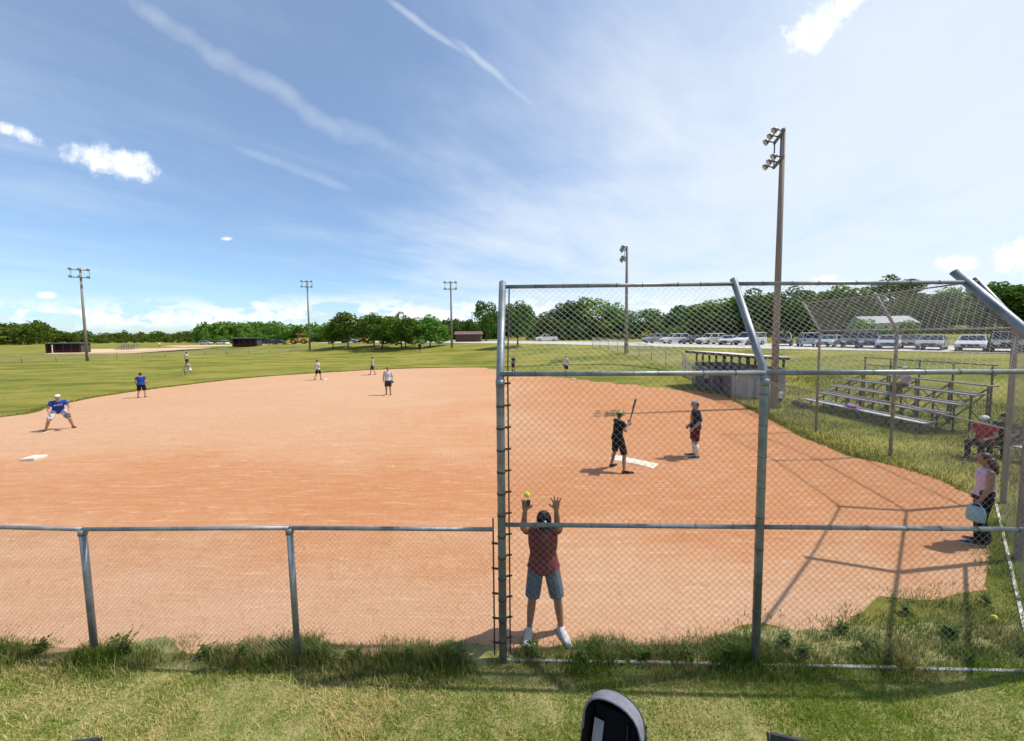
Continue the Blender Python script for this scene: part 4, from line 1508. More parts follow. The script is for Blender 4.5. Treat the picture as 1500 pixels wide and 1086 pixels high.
def machine(px, py, label, yaw, s=1.0):
    b = hit(px, py)
    t = empty('loader', b, yaw, label, 'loader')
    t.scale = (s, s, s)
    MB().box((-1.1, 0, 1.15), (2.2, 1.7, 0.9)).box((0.5, 0, 0.95), (1.4, 1.3, 0.6)).build('chassis', 'machine_yellow', t)
    cb = MB().box((-0.2, 0, 2.55), (1.5, 1.5, 0.14)).build('cab_roof', 'machine_yellow', t)
    MB().hexa([(-.85, -.65, 1.6), (.4, -.65, 1.6), (.4, .65, 1.6), (-.85, .65, 1.6)], [(-.8, -.62, 2.48), (.3, -.62, 2.48), (.3, .62, 2.48), (-.8, .62, 2.48)]).build('cab_glass', 'glass_dark', t)
    MB().bar((0.5, 0.5, 1.4), (2.3, 0.5, 0.7), 0.18, 0.25).bar((0.5, -0.5, 1.4), (2.3, -0.5, 0.7), 0.18, 0.25).build('lift_arm', 'machine_yellow', t)
    MB().hexa([(2.2, -1, .2), (3.0, -1, .2), (3.0, 1, .2), (2.2, 1, .2)], [(2.2, -1, 1.0), (2.5, -1, 1.0), (2.5, 1, 1.0), (2.2, 1, 1.0)]).build('bucket', 'machine_yellow', t)
    for sx in (-1.2, 1.1):
        for sy in (-0.85, 0.85):
            wl = MB().path([(sx, sy - 0.22, 0.62), (sx, sy + 0.22, 0.62)], 0.62, 14).build('wheel', 'tyre', t)
            MB().path([(sx, sy - 0.235, 0.62), (sx, sy + 0.235, 0.62)], 0.28, 10).build('rim', 'machine_yellow', wl)


machine(438, 504, 'yellow front loader parked by the gravel road beside a floodlight pole', R(200), 1.15)
machine(529, 502, 'yellow loader showing between the bright small tree and the tree row', R(170), 1.0)


# ------------------------------------------------------------------ vehicles
def vehicle(px, py, kind, paint, yaw, label, scale=1.0):
    b = hit(px, py)
    b.z += 0.05
    t = empty('parked_' + ('pickup' if kind == 'pickup' else 'car'), b, yaw, label, 'pickup' if kind == 'pickup' else 'car', 'vehicles parked along the gravel')
    t.scale = (scale,) * 3
    S = {'sedan': dict(L=4.6, W=1.8, belt=0.95, H=1.45, g0=-1.75, g1=1.0, r0=-1.05, r1=0.25, deck=0.98, hood=0.90),
         'suv': dict(L=4.6, W=1.86, belt=1.08, H=1.74, g0=-2.2, g1=1.0, r0=-2.0, r1=0.35, deck=1.08, hood=1.03),
         'van': dict(L=4.9, W=1.95, belt=1.10, H=1.85, g0=-2.35, g1=1.45, r0=-2.25, r1=0.6, deck=1.1, hood=1.0),
         'pickup': dict(L=5.6, W=1.95, belt=1.15, H=1.85, g0=-0.7, g1=1.35, r0=-0.55, r1=0.65, deck=1.12, hood=1.12)}[kind]
    L, W, H, bl = S['L'], S['W'], S['H'], S['belt']
    hl, hw = L / 2, W / 2
    prof = [(-hl + .05, .30), (-hl, .55), (-hl + .04, .80), (-hl + .16, S['deck'] - .02), (S['g0'], S['deck']), (S['g1'], bl), (hl - .45, S['hood'] - .06), (hl - .1, S['hood'] - .2), (hl, .58), (hl - .06, .30)]
    # wheel-arch cut-outs along the sill
    wx = (hl - 0.95, -hl + 0.95)
    sill = []
    for c_ in wx:
        for k in range(7):
            a = math.pi * k / 6
            sill.append((c_ + 0.40 * math.cos(a), 0.30 + 0.40 * math.sin(a)))
    full = prof + sill
    rings = []
    for y_, sh in ((-hw, 0.05), (-hw * 0.93, 0.0), (hw * 0.93, 0.0), (hw, 0.05)):
        rings.append([Vector((x_ * (1 - sh * 0.35), y_, 0.30 + (z - 0.30) * (1 - sh))) for x_, z in full])
    MB().loft(rings).build('body', 'paint_' + paint, t)
    g0, g1, r0, r1, tw = S['g0'], S['g1'], S['r0'], S['r1'], hw * 0.76
    bw = hw * 0.9
    gz0, gz1 = bl - 0.02, H - 0.05
    # cabin shell under the glass
    MB().hexa([(g0 + .06, -bw + .03, gz0), (g1 - .06, -bw + .03, gz0), (g1 - .06, bw - .03, gz0), (g0 + .06, bw - .03, gz0)],
              [(r0 + .06, -tw + .03, gz1), (r1 - .06, -tw + .03, gz1), (r1 - .06, tw - .03, gz1), (r0 + .06, tw - .03, gz1)]).build('cabin', 'plastic_black', t)
    rf = MB().hexa([(r0 - .04, -tw - .02, gz1), (r1 + .04, -tw - .02, gz1), (r1 + .04, tw + .02, gz1), (r0 - .04, tw + .02, gz1)],
                   [(r0 + .1, -tw + .1, H), (r1 - .12, -tw + .1, H), (r1 - .12, tw - .1, H), (r0 + .1, tw - .1, H)]).build('roof', 'paint_' + paint, t)
    B = [Vector((g0, -bw, gz0)), Vector((g1, -bw, gz0)), Vector((g1, bw, gz0)), Vector((g0, bw, gz0))]
    T = [Vector((r0, -tw, gz1)), Vector((r1, -tw, gz1)), Vector((r1, tw, gz1)), Vector((r0, tw, gz1))]
    pl = MB()
    for i in range(4):
        pl.path([B[i], T[i]], 0.04, 6)
    for s in (0, 1):
        bi, bj, ti, tj = (B[0], B[1], T[0], T[1]) if s == 0 else (B[3], B[2], T[3], T[2])
        for u in ((0.5,) if kind != 'pickup' else (0.45,)):
            pl.path([bi.lerp(bj, u), ti.lerp(tj, u)], 0.04, 6)
    pl.build('pillars', 'paint_' + paint, t)

    def pane(name, a, b_, c_, d):
        cen = (a + b_ + c_ + d) / 4
        vs_ = [cen + (p - cen) * 0.93 for p in (a, b_, c_, d)]
        n_ = (vs_[1] - vs_[0]).cross(vs_[3] - vs_[0]).normalized() * 0.012
        MB().hexa([v - n_ for v in vs_], [v + n_ for v in vs_]).build(name, 'glass_dark', t)
    pane('windshield', B[1], B[2], T[2], T[1])
    pane('rear_window', B[3], B[0], T[0], T[3])
    for u0, u1 in ((0.0, 0.5), (0.5, 1.0)):
        pane('side_window', B[0].lerp(B[1], u0), B[0].lerp(B[1], u1), T[0].lerp(T[1], u1), T[0].lerp(T[1], u0))
        pane('side_window', B[2].lerp(B[3], u0), B[2].lerp(B[3], u1), T[2].lerp(T[3], u1), T[2].lerp(T[3], u0))
    for c_ in wx:
        for s in (-1, 1):
            wl = MB().path([(c_, s * (hw - 0.24), 0.33), (c_, s * (hw - 0.02), 0.33)], 0.33, 16).build('wheel', 'tyre', t)
            MB().path([(c_, s * (hw - 0.05), 0.33), (c_, s * (hw - 0.005), 0.33)], 0.20, 12).build('rim', 'rim', wl)
    for s in (-1, 1):
        MB().box((hl - 0.10, s * hw * 0.68, S['hood'] - 0.30), (0.16, 0.40, 0.16)).build('headlight', 'headlight', t)
        MB().box((-hl + 0.06, s * hw * 0.76, 0.82), (0.13, 0.30, 0.18)).build('taillight', 'taillight', t)
        MB().box((g1 - 0.35, s * (hw + 0.06), bl + 0.04), (0.12, 0.16, 0.12)).build('mirror', 'paint_' + paint, t)
    MB().box((hl - 0.02, 0, 0.55), (0.08, W * 0.55, 0.18)).build('grille', 'plastic_black', t)
    MB().box((hl - 0.01, 0, 0.36), (0.07, W * 0.86, 0.12)).build('bumper', 'plastic_black', t)
    if kind == 'pickup':
        for s in (-1, 1):
            MB().box((-1.78, s * (hw - 0.06), 1.16), (1.95, 0.09, 0.10)).build('bed_rail', 'paint_' + paint, t)
        MB().box((-1.75, 0, 1.125), (1.9, W - 0.25, 0.02)).build('bed_liner', 'plastic_black', t)
    return t


YA = R(-118)
for a in ((800, 500.5, 'pickup', 'white', R(185), 'white pickup standing alone on the gravel beyond right field'),
          (964, 503, 'pickup', 'grey', R(192), 'grey pickup at the far end of the parked row'),
          (988, 504, 'suv', 'white', R(-175), 'white sport utility car parked beside the grey pickup'),
          (1017, 504.5, 'sedan', 'dark', R(-165), 'low dark sedan between two white cars'),
          (1041, 505, 'suv', 'cream', R(-165), 'cream white sport utility car in the parked row'),
          (1067, 505.5, 'sedan', 'silver', R(-135), 'silver sedan between the cream car and the white van'),
          (1097, 506, 'van', 'white', R(-160), 'white van partly behind the bent backstop post'),
          (1148, 507, 'suv', 'dark', R(-130), 'dark car right behind the tall wooden floodlight pole'),
          (1183, 508, 'suv', 'silver', R(60), 'silver sport utility car seen from behind, alone by the bushes'),
          (1217, 509, 'sedan', 'steelblue', R(-150), 'low blue-grey sedan with bright windshield beside dark cars'),
          (1248, 509.5, 'suv', 'dark', R(-135), 'first dark sport utility car below the house'),
          (1270, 510.5, 'suv', 'navy', R(-130), 'dark navy sport utility car next to a silver-blue one'),
          (1303, 511.5, 'sedan', 'steelblue', R(-140), 'blue-grey car with pale hood between dark cars below the house'),
          (1333, 511, 'sedan', 'dark', R(-130), 'dark sedan hidden behind the fence post and a spectator'),
          (1365, 513, 'sedan', 'grey', R(-145), 'grey sedan parked beside the pale silver sedan'),
          (1424, 515, 'sedan', 'silver', R(-145), 'pale silver sedan nearest the bent corner post'),
          (1474, 516, 'suv', 'dark', R(-140), 'dark sport utility car behind the corner post'),
          (1530, 517, 'suv', 'dark', R(-140), 'dark car at the near end of the parked row'),
          (302, 505.5, 'suv', 'silver', R(10), 'silver car on the edge of the far clay diamond'),
          (326, 505.5, 'van', 'white', R(175), 'white van on the edge of the far clay diamond'),
          (376, 505, 'sedan', 'grey', R(10), 'grey car peeking out behind the dark shed'),
          (392, 505, 'suv', 'dark', R(170), 'dark car parked between the shed and the loader'),
          (410, 505, 'sedan', 'dark', R(10), 'low black car parked left of the yellow loader'),
          (512, 502.5, 'sedan', 'steelblue', R(10), 'pale blue car half hidden by the small bright tree'),
          (648, 499.5, 'sedan', 'silver', R(10), 'silver car parked left of the brown shed')):
    vehicle(*a)

# ------------------------------------------------------------------ people
def V3(*a):
    return Vector(a)


STAND = dict(pelvis=V3(0, 0, .96), waist=V3(0, .01, 1.10), chest=V3(0, 0, 1.30), neck=V3(0, .015, 1.47), head=V3(0, -.015, 1.625), look=V3(0, -1, 0),
             shR=V3(-.185, 0.01, 1.415), elR=V3(-.245, .04, 1.14), wrR=V3(-.255, -.05, .89), shL=V3(.185, 0.01, 1.415), elL=V3(.245, .04, 1.14), wrL=V3(.255, -.05, .89),
             hipR=V3(-.09, 0, .93), knR=V3(-.105, -.025, .50), anR=V3(-.115, .02, .085), toR=V3(-.15, -.17, .03),
             hipL=V3(.09, 0, .93), knL=V3(.105, -.025, .50), anL=V3(.115, .02, .085), toL=V3(.15, -.17, .03), hdR=None, hdL=None)


def pose(**kw):
    p = {k: (v.copy() if v is not None else None) for k, v in STAND.items()}
    for k, v in kw.items():
        p[k] = Vector(v)
    return p


def P_walk(s=1):
    return pose(knR=(-.10, -.16 * s, .52), anR=(-.10, -.20 * s, .09), toR=(-.12, -.38 * s if s > 0 else .05, .03), knL=(.10, .06 * s, .50), anL=(.10, .26 * s, .12),
                toL=(.12, .09 * s if s > 0 else -.45, .03), wrR=(-.26, .12, .92), wrL=(.25, -.20, .95))


def P_ready():
    return pose(pelvis=(0, .16, .80), waist=(0, .10, .93), chest=(0, -.05, 1.10), neck=(0, -.15, 1.24), head=(0, -.21, 1.385), shR=(-.18, -.10, 1.20), shL=(.18, -.10, 1.20),
                elR=(-.27, -.10, .93), wrR=(-.24, -.24, .72), elL=(.30, -.14, .93), wrL=(.24, -.34, .70), hipR=(-.10, .15, .78), hipL=(.10, .15, .78),
                knR=(-.27, -.08, .46), anR=(-.36, .06, .085), toR=(-.42, -.12, .03), knL=(.27, -.08, .46), anL=(.36, .06, .085), toL=(.42, -.12, .03))


def P_sit():
    return pose(pelvis=(0, .05, .52), waist=(0, .06, .68), chest=(0, .03, .90), neck=(0, .02, 1.06), head=(0, -.02, 1.21), shR=(-.18, .03, 1.01), shL=(.18, .03, 1.01),
                elR=(-.24, -.02, .76), wrR=(-.16, -.24, .66), elL=(.24, -.02, .76), wrL=(.16, -.24, .66), hipR=(-.09, .03, .50), hipL=(.09, .03, .50),
                knR=(-.13, -.40, .52), anR=(-.13, -.40, .085), toR=(-.15, -.60, .03), knL=(.13, -.40, .52), anL=(.13, -.40, .085), toL=(.15, -.60, .03))


def remeshed(mb_, voxel, smooth=4):
    me_ = mb_.mesh()
    ob = bpy.data.objects.new('temporary', me_)
    COL.objects.link(ob)
    md = ob.modifiers.new('r', 'REMESH')
    md.mode, md.voxel_size = 'VOXEL', voxel
    sm = ob.modifiers.new('s', 'SMOOTH')
    sm.factor, sm.iterations = 0.5, smooth
    dg = bpy.context.evaluated_depsgraph_get()
    out = bpy.data.meshes.new_from_object(ob.evaluated_get(dg))
    bpy.data.objects.remove(ob)
    bpy.data.meshes.remove(me_)
    out.materials.clear()
    return out


def limb(mb_, a, b, ra, rb, n=10, ends=True):
    a, b = Vector(a), Vector(b)
    mb_.path([a, a.lerp(b, .35), b], [ra, ra * .55 + rb * .45 + .2 * abs(ra - rb), rb], n)
    if ends:
        mb_.ell(a, (ra,) * 3, n, 6)
        mb_.ell(b, (rb,) * 3, n, 6)


def ring_at(c, side, fwd, rx, ry, n=14):
    return [c + side * (rx * math.cos(2 * math.pi * k / n)) + fwd * (ry * math.sin(2 * math.pi * k / n)) for k in range(n)]


def torso(mb_, J, g=0.0, z0='pelvis', female=False, top=True, hem=0.0):
    side = (J['shL'] - J['shR']).normalized()
    hs = (J['hipL'] - J['hipR']).normalized()
    up = (J['chest'] - J['pelvis']).normalized()
    fw = side.cross(up).normalized()
    fh = hs.cross(up).normalized()
    wa = 0.118 if female else 0.140
    ch = 0.150 if female else 0.172
    r_ = []
    if z0 == 'pelvis':
        r_ += [(J['pelvis'] - up * (.10 + hem), hs, fh, .135, .10), (J['pelvis'] - up * .02, hs, fh, .162, .115)]
    elif z0 == 'hem':
        w2 = .150 if female else .198
        r_ += [(J['pelvis'] - up * (.06 + hem), hs, fh, w2, .140), (J['pelvis'] + up * .02, hs, fh, w2 - .022, .130)]
    r_ += [(J['waist'], (side + hs).normalized(), fw, wa + (.012 if z0 == 'hem' else 0), .100), (J['chest'] - up * .04, side, fw, ch, .115), (J['chest'] + up * .06, side, fw, ch * .98, .108)]
    if top:
        m_ = (J['shL'] + J['shR']) / 2
        r_ += [(m_ + up * .022, side, fw, .135, .078), (J['neck'] + up * .0, side, fw, .066, .062)]
        if z0 != 'hem':
            r_ += [(J['neck'] + up * .05, side, fw, .054, .056)]
    mb_.loft([ring_at(c, s, -f, a + g, b + g) for c, s, f, a, b in r_])


def hand(mb_, wrist, d, palm_n, thumb_side, curl=0.4, spread=0.12, s=1.0):
    """palm and five separate fingers; d along the hand, palm_n out of the palm, thumb_side towards the thumb"""
    d = d.normalized()
    palm_n = (palm_n - d * palm_n.dot(d)).normalized()
    sd_ = d.cross(palm_n).normalized()
    if sd_.dot(thumb_side) < 0:
        sd_ = -sd_
    p0, p1 = wrist, wrist + d * .088 * s
    mb_.loft([ring_at(c, sd_, palm_n, rx * s, ry * s, 10) for c, rx, ry in ((p0 - d * .01, .026, .020), (p0 + d * .03 * s, .036, .018), (p1, .041, .014), (p1 + d * .008, .034, .010))])
    for k, (o_, L) in enumerate(((.030, .068), (.010, .077), (-.010, .071), (-.030, .055))):
        b = p1 + sd_ * o_ * s - d * .008
        a = curl
        fd = (d + sd_ * (spread * (1.5 - k))).normalized()
        q1 = b + (fd * math.cos(a) + palm_n * math.sin(a)) * L * .52 * s
        q2 = q1 + (fd * math.cos(a * 2.1) + palm_n * math.sin(a * 2.1)) * L * .48 * s
        mb_.path([b, q1, q2], [.0090 * s, .0085 * s, .0070 * s], 7)
        mb_.ell(q2, (.0075 * s,) * 3, 7, 5)
    t0 = p0 + d * .022 * s + sd_ * .028 * s
    t1 = t0 + (sd_ * .75 + d * .6 + palm_n * .35).normalized() * .042 * s
    t2 = t1 + (sd_ * .35 + d * .85 + palm_n * .35).normalized() * .034 * s
    mb_.path([t0 - sd_ * .012, t1, t2], [.014 * s, .011 * s, .009 * s], 7)
    mb_.ell(t2, (.009 * s,) * 3, 7, 5)


def head_frame(J):
    f = J['look'].normalized()
    up = (J['head'] - J['neck']).normalized()
    f = (f - up * 0.0).normalized()
    s = f.cross(Vector((0, 0, 1)))
    s = s.normalized() if s.length > 0.05 else Vector((-1, 0, 0))
    u = s.cross(f).normalized()
    return f, s, u


def person(loc, yaw, J, label, group=None, height=1.75, shirt='white', bottoms='black', skin='skin', legs='shorts', cap=None, hair='hair_dark', shoe='black', sole='white',
           sock=None, glove=None, sleeves=0.55, female=False, detail=1, long_hair=False, stout=1.0, curl=(0.35, 0.35), hand_dirs=None, cap_back=False, letters=None, wide=False):
    vox = {0: 0.02, 1: 0.0135, 2: 0.0085, 3: 0.0055}[detail]
    s = height / 1.75
    t = empty('person', loc, yaw, label, 'person', group)
    t.scale = (s * stout, s * stout, s)
    f, sd_, u = head_frame(J)
    hd = J['head']
    # body: one continuous skin surface
    b = MB()
    torso(b, J, 0.0, female=female)
    limb(b, J['neck'] - u * .02, hd - u * .05 - f * .01, .056, .054)
    HM = Matrix((sd_, f, u)).transposed()
    b.ell(hd + u * .022 - f * .006, (.077, .095, .100), 16, 10, HM)
    b.ell(hd - u * .045 + f * .022, (.056, .066, .066), 12, 8, HM)
    b.ell(hd + f * .096 - u * .012, (.013, .017, .022), 8, 6, HM)
    b.ell(hd + f * .083 + u * .030, (.042, .012, .010), 8, 6, HM)
    for k in (-1, 1):
        b.ell(hd + sd_ * .079 * k - u * .004 - f * .008, (.010, .020, .031), 8, 6, HM)
    for q in 'RL':
        k = -1 if q == 'R' else 1
        limb(b, J['sh' + q], J['el' + q], .052, .041)
        limb(b, J['el' + q], J['wr' + q], .042, .027)
        limb(b, J['hip' + q], J['kn' + q], .084, .055)
        limb(b, J['kn' + q], J['kn' + q].lerp(J['an' + q], .35) + V3(0, .012, 0), .053, .055)
        limb(b, J['kn' + q].lerp(J['an' + q], .35) + V3(0, .012, 0), J['an' + q], .055, .035)
        limb(b, J['an' + q] - V3(0, 0, .02), J['an' + q].lerp(J['to' + q], .6) - V3(0, 0, .022), .030, .018)
        if hand_dirs and q in hand_dirs:
            d, pn, ts = (Vector(z) for z in hand_dirs[q])
        else:
            d = (J['wr' + q] - J['el' + q]).normalized()
            pn = Vector((-k, 0, 0)) if abs(d.x) < 0.8 else Vector((0, -1, 0))
            ts = Vector((0, -1, 0)) if abs(d.y) < 0.8 else Vector((0, 0, 1))
        hand(b, J['wr' + q], d, pn, ts, curl[0] if q == 'R' else curl[1], spread=.12 if detail < 3 else (.16 if q == 'R' else .30), s=1.0 if detail == 2 else 1.12)
    link_mesh('body', remeshed(b, vox, 3 if detail > 1 else 2), skin, t, True)
    # shirt
    c = MB()
    torso(c, J, 0.014, 'hem', female, hem=0.0 if not female else -0.03)
    for q in 'RL':
        if sleeves > 0:
            e0, e1 = J['sh' + q], J['sh' + q].lerp(J['el' + q], min(1.0, sleeves))
            c.path([e0, e1], [.062, .064], 12)
            c.ell(e0, (.061,) * 3, 12, 8)
            if sleeves > 1.2:
                limb(c, J['el' + q], J['el' + q].lerp(J['wr' + q], .9), .056, .042)
    sh = link_mesh('shirt', remeshed(c, vox, 3), 'cloth_' + shirt, t, True)
    if letters:
        up = (J['chest'] - J['pelvis']).normalized()
        side = (J['shL'] - J['shR']).normalized()
        fw = side.cross(up).normalized()
        if letters == 'back':
            fw = -fw
        lm = MB()
        for k in range(6):
            x_ = -.10 + .04 * k
            cc = J['chest'] + up * (.03 - 6 * x_ * x_ * .2) + side * x_ + fw * (.118 - abs(x_) * .22 if letters == 'back' else .128 - abs(x_) * .2)
            lm.add([cc - side * .014 - up * .028, cc + side * .014 - up * .028, cc + side * .014 + up * .028, cc - side * .014 + up * .028,
                    cc - side * .014 - up * .028 - fw * .03, cc + side * .014 - up * .028 - fw * .03, cc + side * .014 + up * .028 - fw * .03, cc - side * .014 + up * .028 - fw * .03],
                   [(0, 1, 2, 3), (7, 6, 5, 4), (0, 4, 5, 1), (1, 5, 6, 2), (2, 6, 7, 3), (3, 7, 4, 0)])
        lm.build('lettering', 'cloth_white', sh)
    # shorts or trousers
    c = MB()
    hs = (J['hipL'] - J['hipR']).normalized()
    up = (J['waist'] - J['pelvis']).normalized()
    fh = hs.cross(up).normalized()
    c.loft([ring_at(J['pelvis'] + up * z, hs, -fh, a, bb) for z, a, bb in ((-.12, .13, .105), (-.05, .172, .128), (.03, .170, .124), (.10, .152, .114))])
    for q in 'RL':
        if legs == 'shorts':
            e1 = J['hip' + q].lerp(J['kn' + q], .93)
            c.path([J['hip' + q] + up * .01, J['hip' + q].lerp(J['kn' + q], .4), e1], [.102, .101, .095], 12)
        elif wide:
            c.path([J['hip' + q], J['kn' + q], J['an' + q] + V3(0, 0, -.02)], [.096, .084, .098], 12)
        else:
            c.path([J['hip' + q], J['kn' + q], J['an' + q]], [.100, .074, .060], 12)
            c.ell(J['kn' + q], (.074,) * 3, 10, 6)
    link_mesh('shorts' if legs == 'shorts' else 'trousers', remeshed(c, vox, 3), 'cloth_' + bottoms, t, True)
    for q in 'RL':
        if sock:
            m_ = MB().path([J['kn' + q].lerp(J['an' + q], .16), J['kn' + q].lerp(J['an' + q], .4) + V3(0, .010, 0), J['an' + q] - V3(0, 0, .01)], [.062, .065, .045], 10)
            m_.build('sock', 'cloth_' + sock, t, None, True)
        a, to = J['an' + q], J['to' + q]
        dr = Vector((to.x - a.x, to.y - a.y, 0)).normalized()
        sd2 = Vector((-dr.y, dr.x, 0))
        fl = to.z - .03
        base = Vector((a.x, a.y, 0))
        L = (Vector((to.x, to.y, 0)) - base).length
        rr = []
        for uu, wd, ht, ce in ((-.065, .026, .05, .03), (-.05, .036, .085, .045), (.0, .040, .105, .055), (.06, .043, .075, .042), (L * .75, .047, .052, .032), (L + .05, .040, .040, .026), (L + .085, .016, .024, .020)):
            lift = fl + (a.z - .085) * max(0.0, 1 - max(0.0, uu) / max(L, .05)) * 1.0
            cc = base + dr * uu + Vector((0, 0, ce + lift))
            rr.append([cc + sd2 * (wd * math.cos(2 * math.pi * k / 10)) + Vector((0, 0, ht * .5 * math.sin(2 * math.pi * k / 10))) for k in range(10)])
        so_ = MB().loft(rr).build('shoe', 'cloth_' + shoe, t, None, True)
        if detail > 0:
            rs = [[p - Vector((0, 0, 0)) for p in ()] for _ in ()]
            sl = []
            for uu, wd in ((-.06, .030), (-.03, .038), (.06, .043), (L * .75, .049), (L + .06, .040), (L + .088, .020)):
                lift = fl + (a.z - .085) * max(0.0, 1 - max(0.0, uu) / max(L, .05))
                cc = base + dr * uu + Vector((0, 0, lift))
                sl.append([cc - sd2 * wd + V3(0, 0, .0), cc + sd2 * wd + V3(0, 0, .0), cc + sd2 * wd + V3(0, 0, .022), cc - sd2 * wd + V3(0, 0, .022)])
            MB().loft(sl).build('sole', 'cloth_' + sole, so_)
    # hair and cap
    if hair:
        m_ = MB()
        m_.ell(hd + u * .030 - f * .022, (.084, .094, .098), 14, 9, HM)
        m_.ell(hd - u * .03 - f * .055, (.068, .045, .062), 12, 8, HM)
        if long_hair:
            for k in range(9):
                a = -1.25 + 2.5 * k / 8
                p0 = hd + sd_ * (.075 * math.sin(a)) - f * (.045 + .045 * math.cos(a)) + u * .02
                m_.path([p0, p0 - u * .13 - f * .02 + sd_ * .02 * math.sin(a), p0 - u * .27 - f * .015 + sd_ * .03 * math.sin(a * 2 + 1)], [.036, .042, .016], 8)
        link_mesh('hair', remeshed(m_, max(vox, .0085), 1), hair, t, True)
    if cap:
        m_ = MB()
        rr = []
        for i in range(7):
            a = math.pi / 2 * i / 6
            rr.append(ring_at(hd + u * (.040 + .088 * math.sin(a)) - f * .008, sd_, f, .089 * math.cos(a) + .001, .106 * math.cos(a) + .001, 16))
        m_.loft(rr)
        cp = m_.build('cap', 'cloth_' + cap, t, None, True)
        cp.data.flip_normals()
        bf = -f if cap_back else f
        pts = []
        for k in range(9):
            a = math.pi * k / 8
            pts.append((math.cos(a) * .074, math.sin(a) * .078))
        tp = [hd + u * (.046 - .14 * y_ * 1.0 * abs(y_)) + sd_ * x_ + bf * (.088 + y_) - u * (2.2 * x_ * x_) for x_, y_ in pts]
        m_ = MB()
        m_.add([p + u * .004 for p in tp] + [p - u * .004 for p in tp], [tuple(range(9)), tuple(reversed(range(9, 18)))] + [(i, i + 9, (i + 1) % 9 + 9, (i + 1) % 9) for i in range(9)])
        m_.build('brim', 'cloth_' + cap, cp)
    if detail >= 2:
        for k in (-1, 1):
            MB().ell(hd + f * .084 + sd_ * .031 * k + u * .010, (.011, .008, .007), 8, 6, HM).build('eye', 'eye', t, None, True)
        MB().ell(hd + f * .083 - u * .058, (.024, .008, .006), 8, 6, HM).build('mouth', 'lip', t, None, True)
    if glove:
        q = glove
        w_ = J['wr' + q]
        d = (J['wr' + q] - J['el' + q]).normalized()
        m_ = MB()
        ax = Vector((1, 0, 0)) if abs(d.x) < .7 else Vector((0, 1, 0))
        s1 = (ax - d * ax.dot(d)).normalized()
        n1 = d.cross(s1)
        m_.ell(w_ + d * .09, (.085, .045, .105), 12, 8, Matrix((s1, n1, d)).transposed())
        for k in range(5):
            o_ = -.072 + .036 * k
            m_.path([w_ + d * .12 + s1 * o_, w_ + d * .19 + s1 * o_ * 1.15 + n1 * .01, w_ + d * (.235 - abs(o_) * .5) + s1 * o_ * 1.2 + n1 * .04], [.024, .022, .017], 7)
        link_mesh('glove', remeshed(m_, .011, 2), 'leather_dark', t, True)
    return t


# the man on the field side of the mesh, arms raised
M0 = Vector((at(799, 929).x, at(799, 929).y, 0.006))
JM = pose(pelvis=(-.02, .02, .93), waist=(-.025, 0, 1.07), chest=(-.03, -.04, 1.27), neck=(-.03, -.09, 1.42), head=(-.03, -.17, 1.55), look=(0.05, -.86, -.50),
          shR=(-.20, -.05, 1.39), elR=(-.275, -.16, 1.47), wrR=(-.255, -.24, 1.73), shL=(.145, -.05, 1.39), elL=(.135, -.17, 1.49), wrL=(.11, -.25, 1.74),
          hipR=(-.11, .02, .90), knR=(-.165, -.02, .49), anR=(-.20, .03, .085), toR=(-.24, -.15, .03), hipL=(.07, .02, .90), knL=(.15, -.02, .49), anL=(.20, .03, .085), toL=(.25, -.14, .03))
person(M0, 0, JM, 'man in maroon shirt and grey shorts with both arms raised behind the mesh', height=1.75, shirt='maroon', bottoms='slate', skin='skin_tan', cap='black', hair='hair_dark',
       shoe='lightgrey', sole='white', detail=3, sleeves=.5, curl=(.35, .18), hand_dirs={'R': ((.05, -.1, 1), (0, -1, 0), (1, 0, 0)), 'L': ((-.02, -.05, 1), (0, -1, 0), (-1, 0, 0))})
o = [c_ for c_ in bpy.data.objects if c_.name.startswith('cap') and c_.parent and 'maroon' in c_.parent.get('label', '')][0]
f, sd_, u = head_frame(JM)
pc = JM['head'] + u * .100 + f * .074
lm = MB().ell(pc, (.018, .020, .028), 10, 6, Matrix((sd_, f, u)).transposed())
lm.build('badge', 'cloth_white', o, None, True)


def ball(p, label, r=0.034, name='softball', rest=True):
    t = empty(name, p, 0.3, label, 'ball')
    MB().ell((0, 0, 0), (r, r, r), 16, 10).build('cover', 'ball_yellow', t, None, True)
    pts = []
    for k in range(49):
        a = 2 * math.pi * k / 48
        v = Vector((math.cos(a) + .38 * math.cos(3 * a), math.sin(a) - .38 * math.sin(3 * a), .9 * math.sin(2 * a))).normalized() * r * 1.008
        pts.append(v)
    MB().path(pts, 0.0016, 4).build('stitching', 'cloth_redcap', t)
    return t


hb = M0 + Vector((-.232, -.285, 1.935))
ball(hb, 'bright green-yellow ball at the fingertips of the man with raised arms')
ct = M0 + Vector((-.220, -.305, 1.845))
t = empty('umpire_counter', ct, 0, 'small black counter held in the raised hand behind the mesh', 'counter')
MB().box((0, 0, 0), (.045, .02, .075)).build('case', 'plastic_black', t)
for k in range(3):
    MB().path([(-.012 + .012 * k, -.008, .038), (-.012 + .012 * k, .008, .038)], .008, 8).build('dial', 'cloth_grey', t)
bp = at(1456, 913)
bp.z = 0.075
ball(bp, 'yellow softball lying in the grass of the backstop corner')

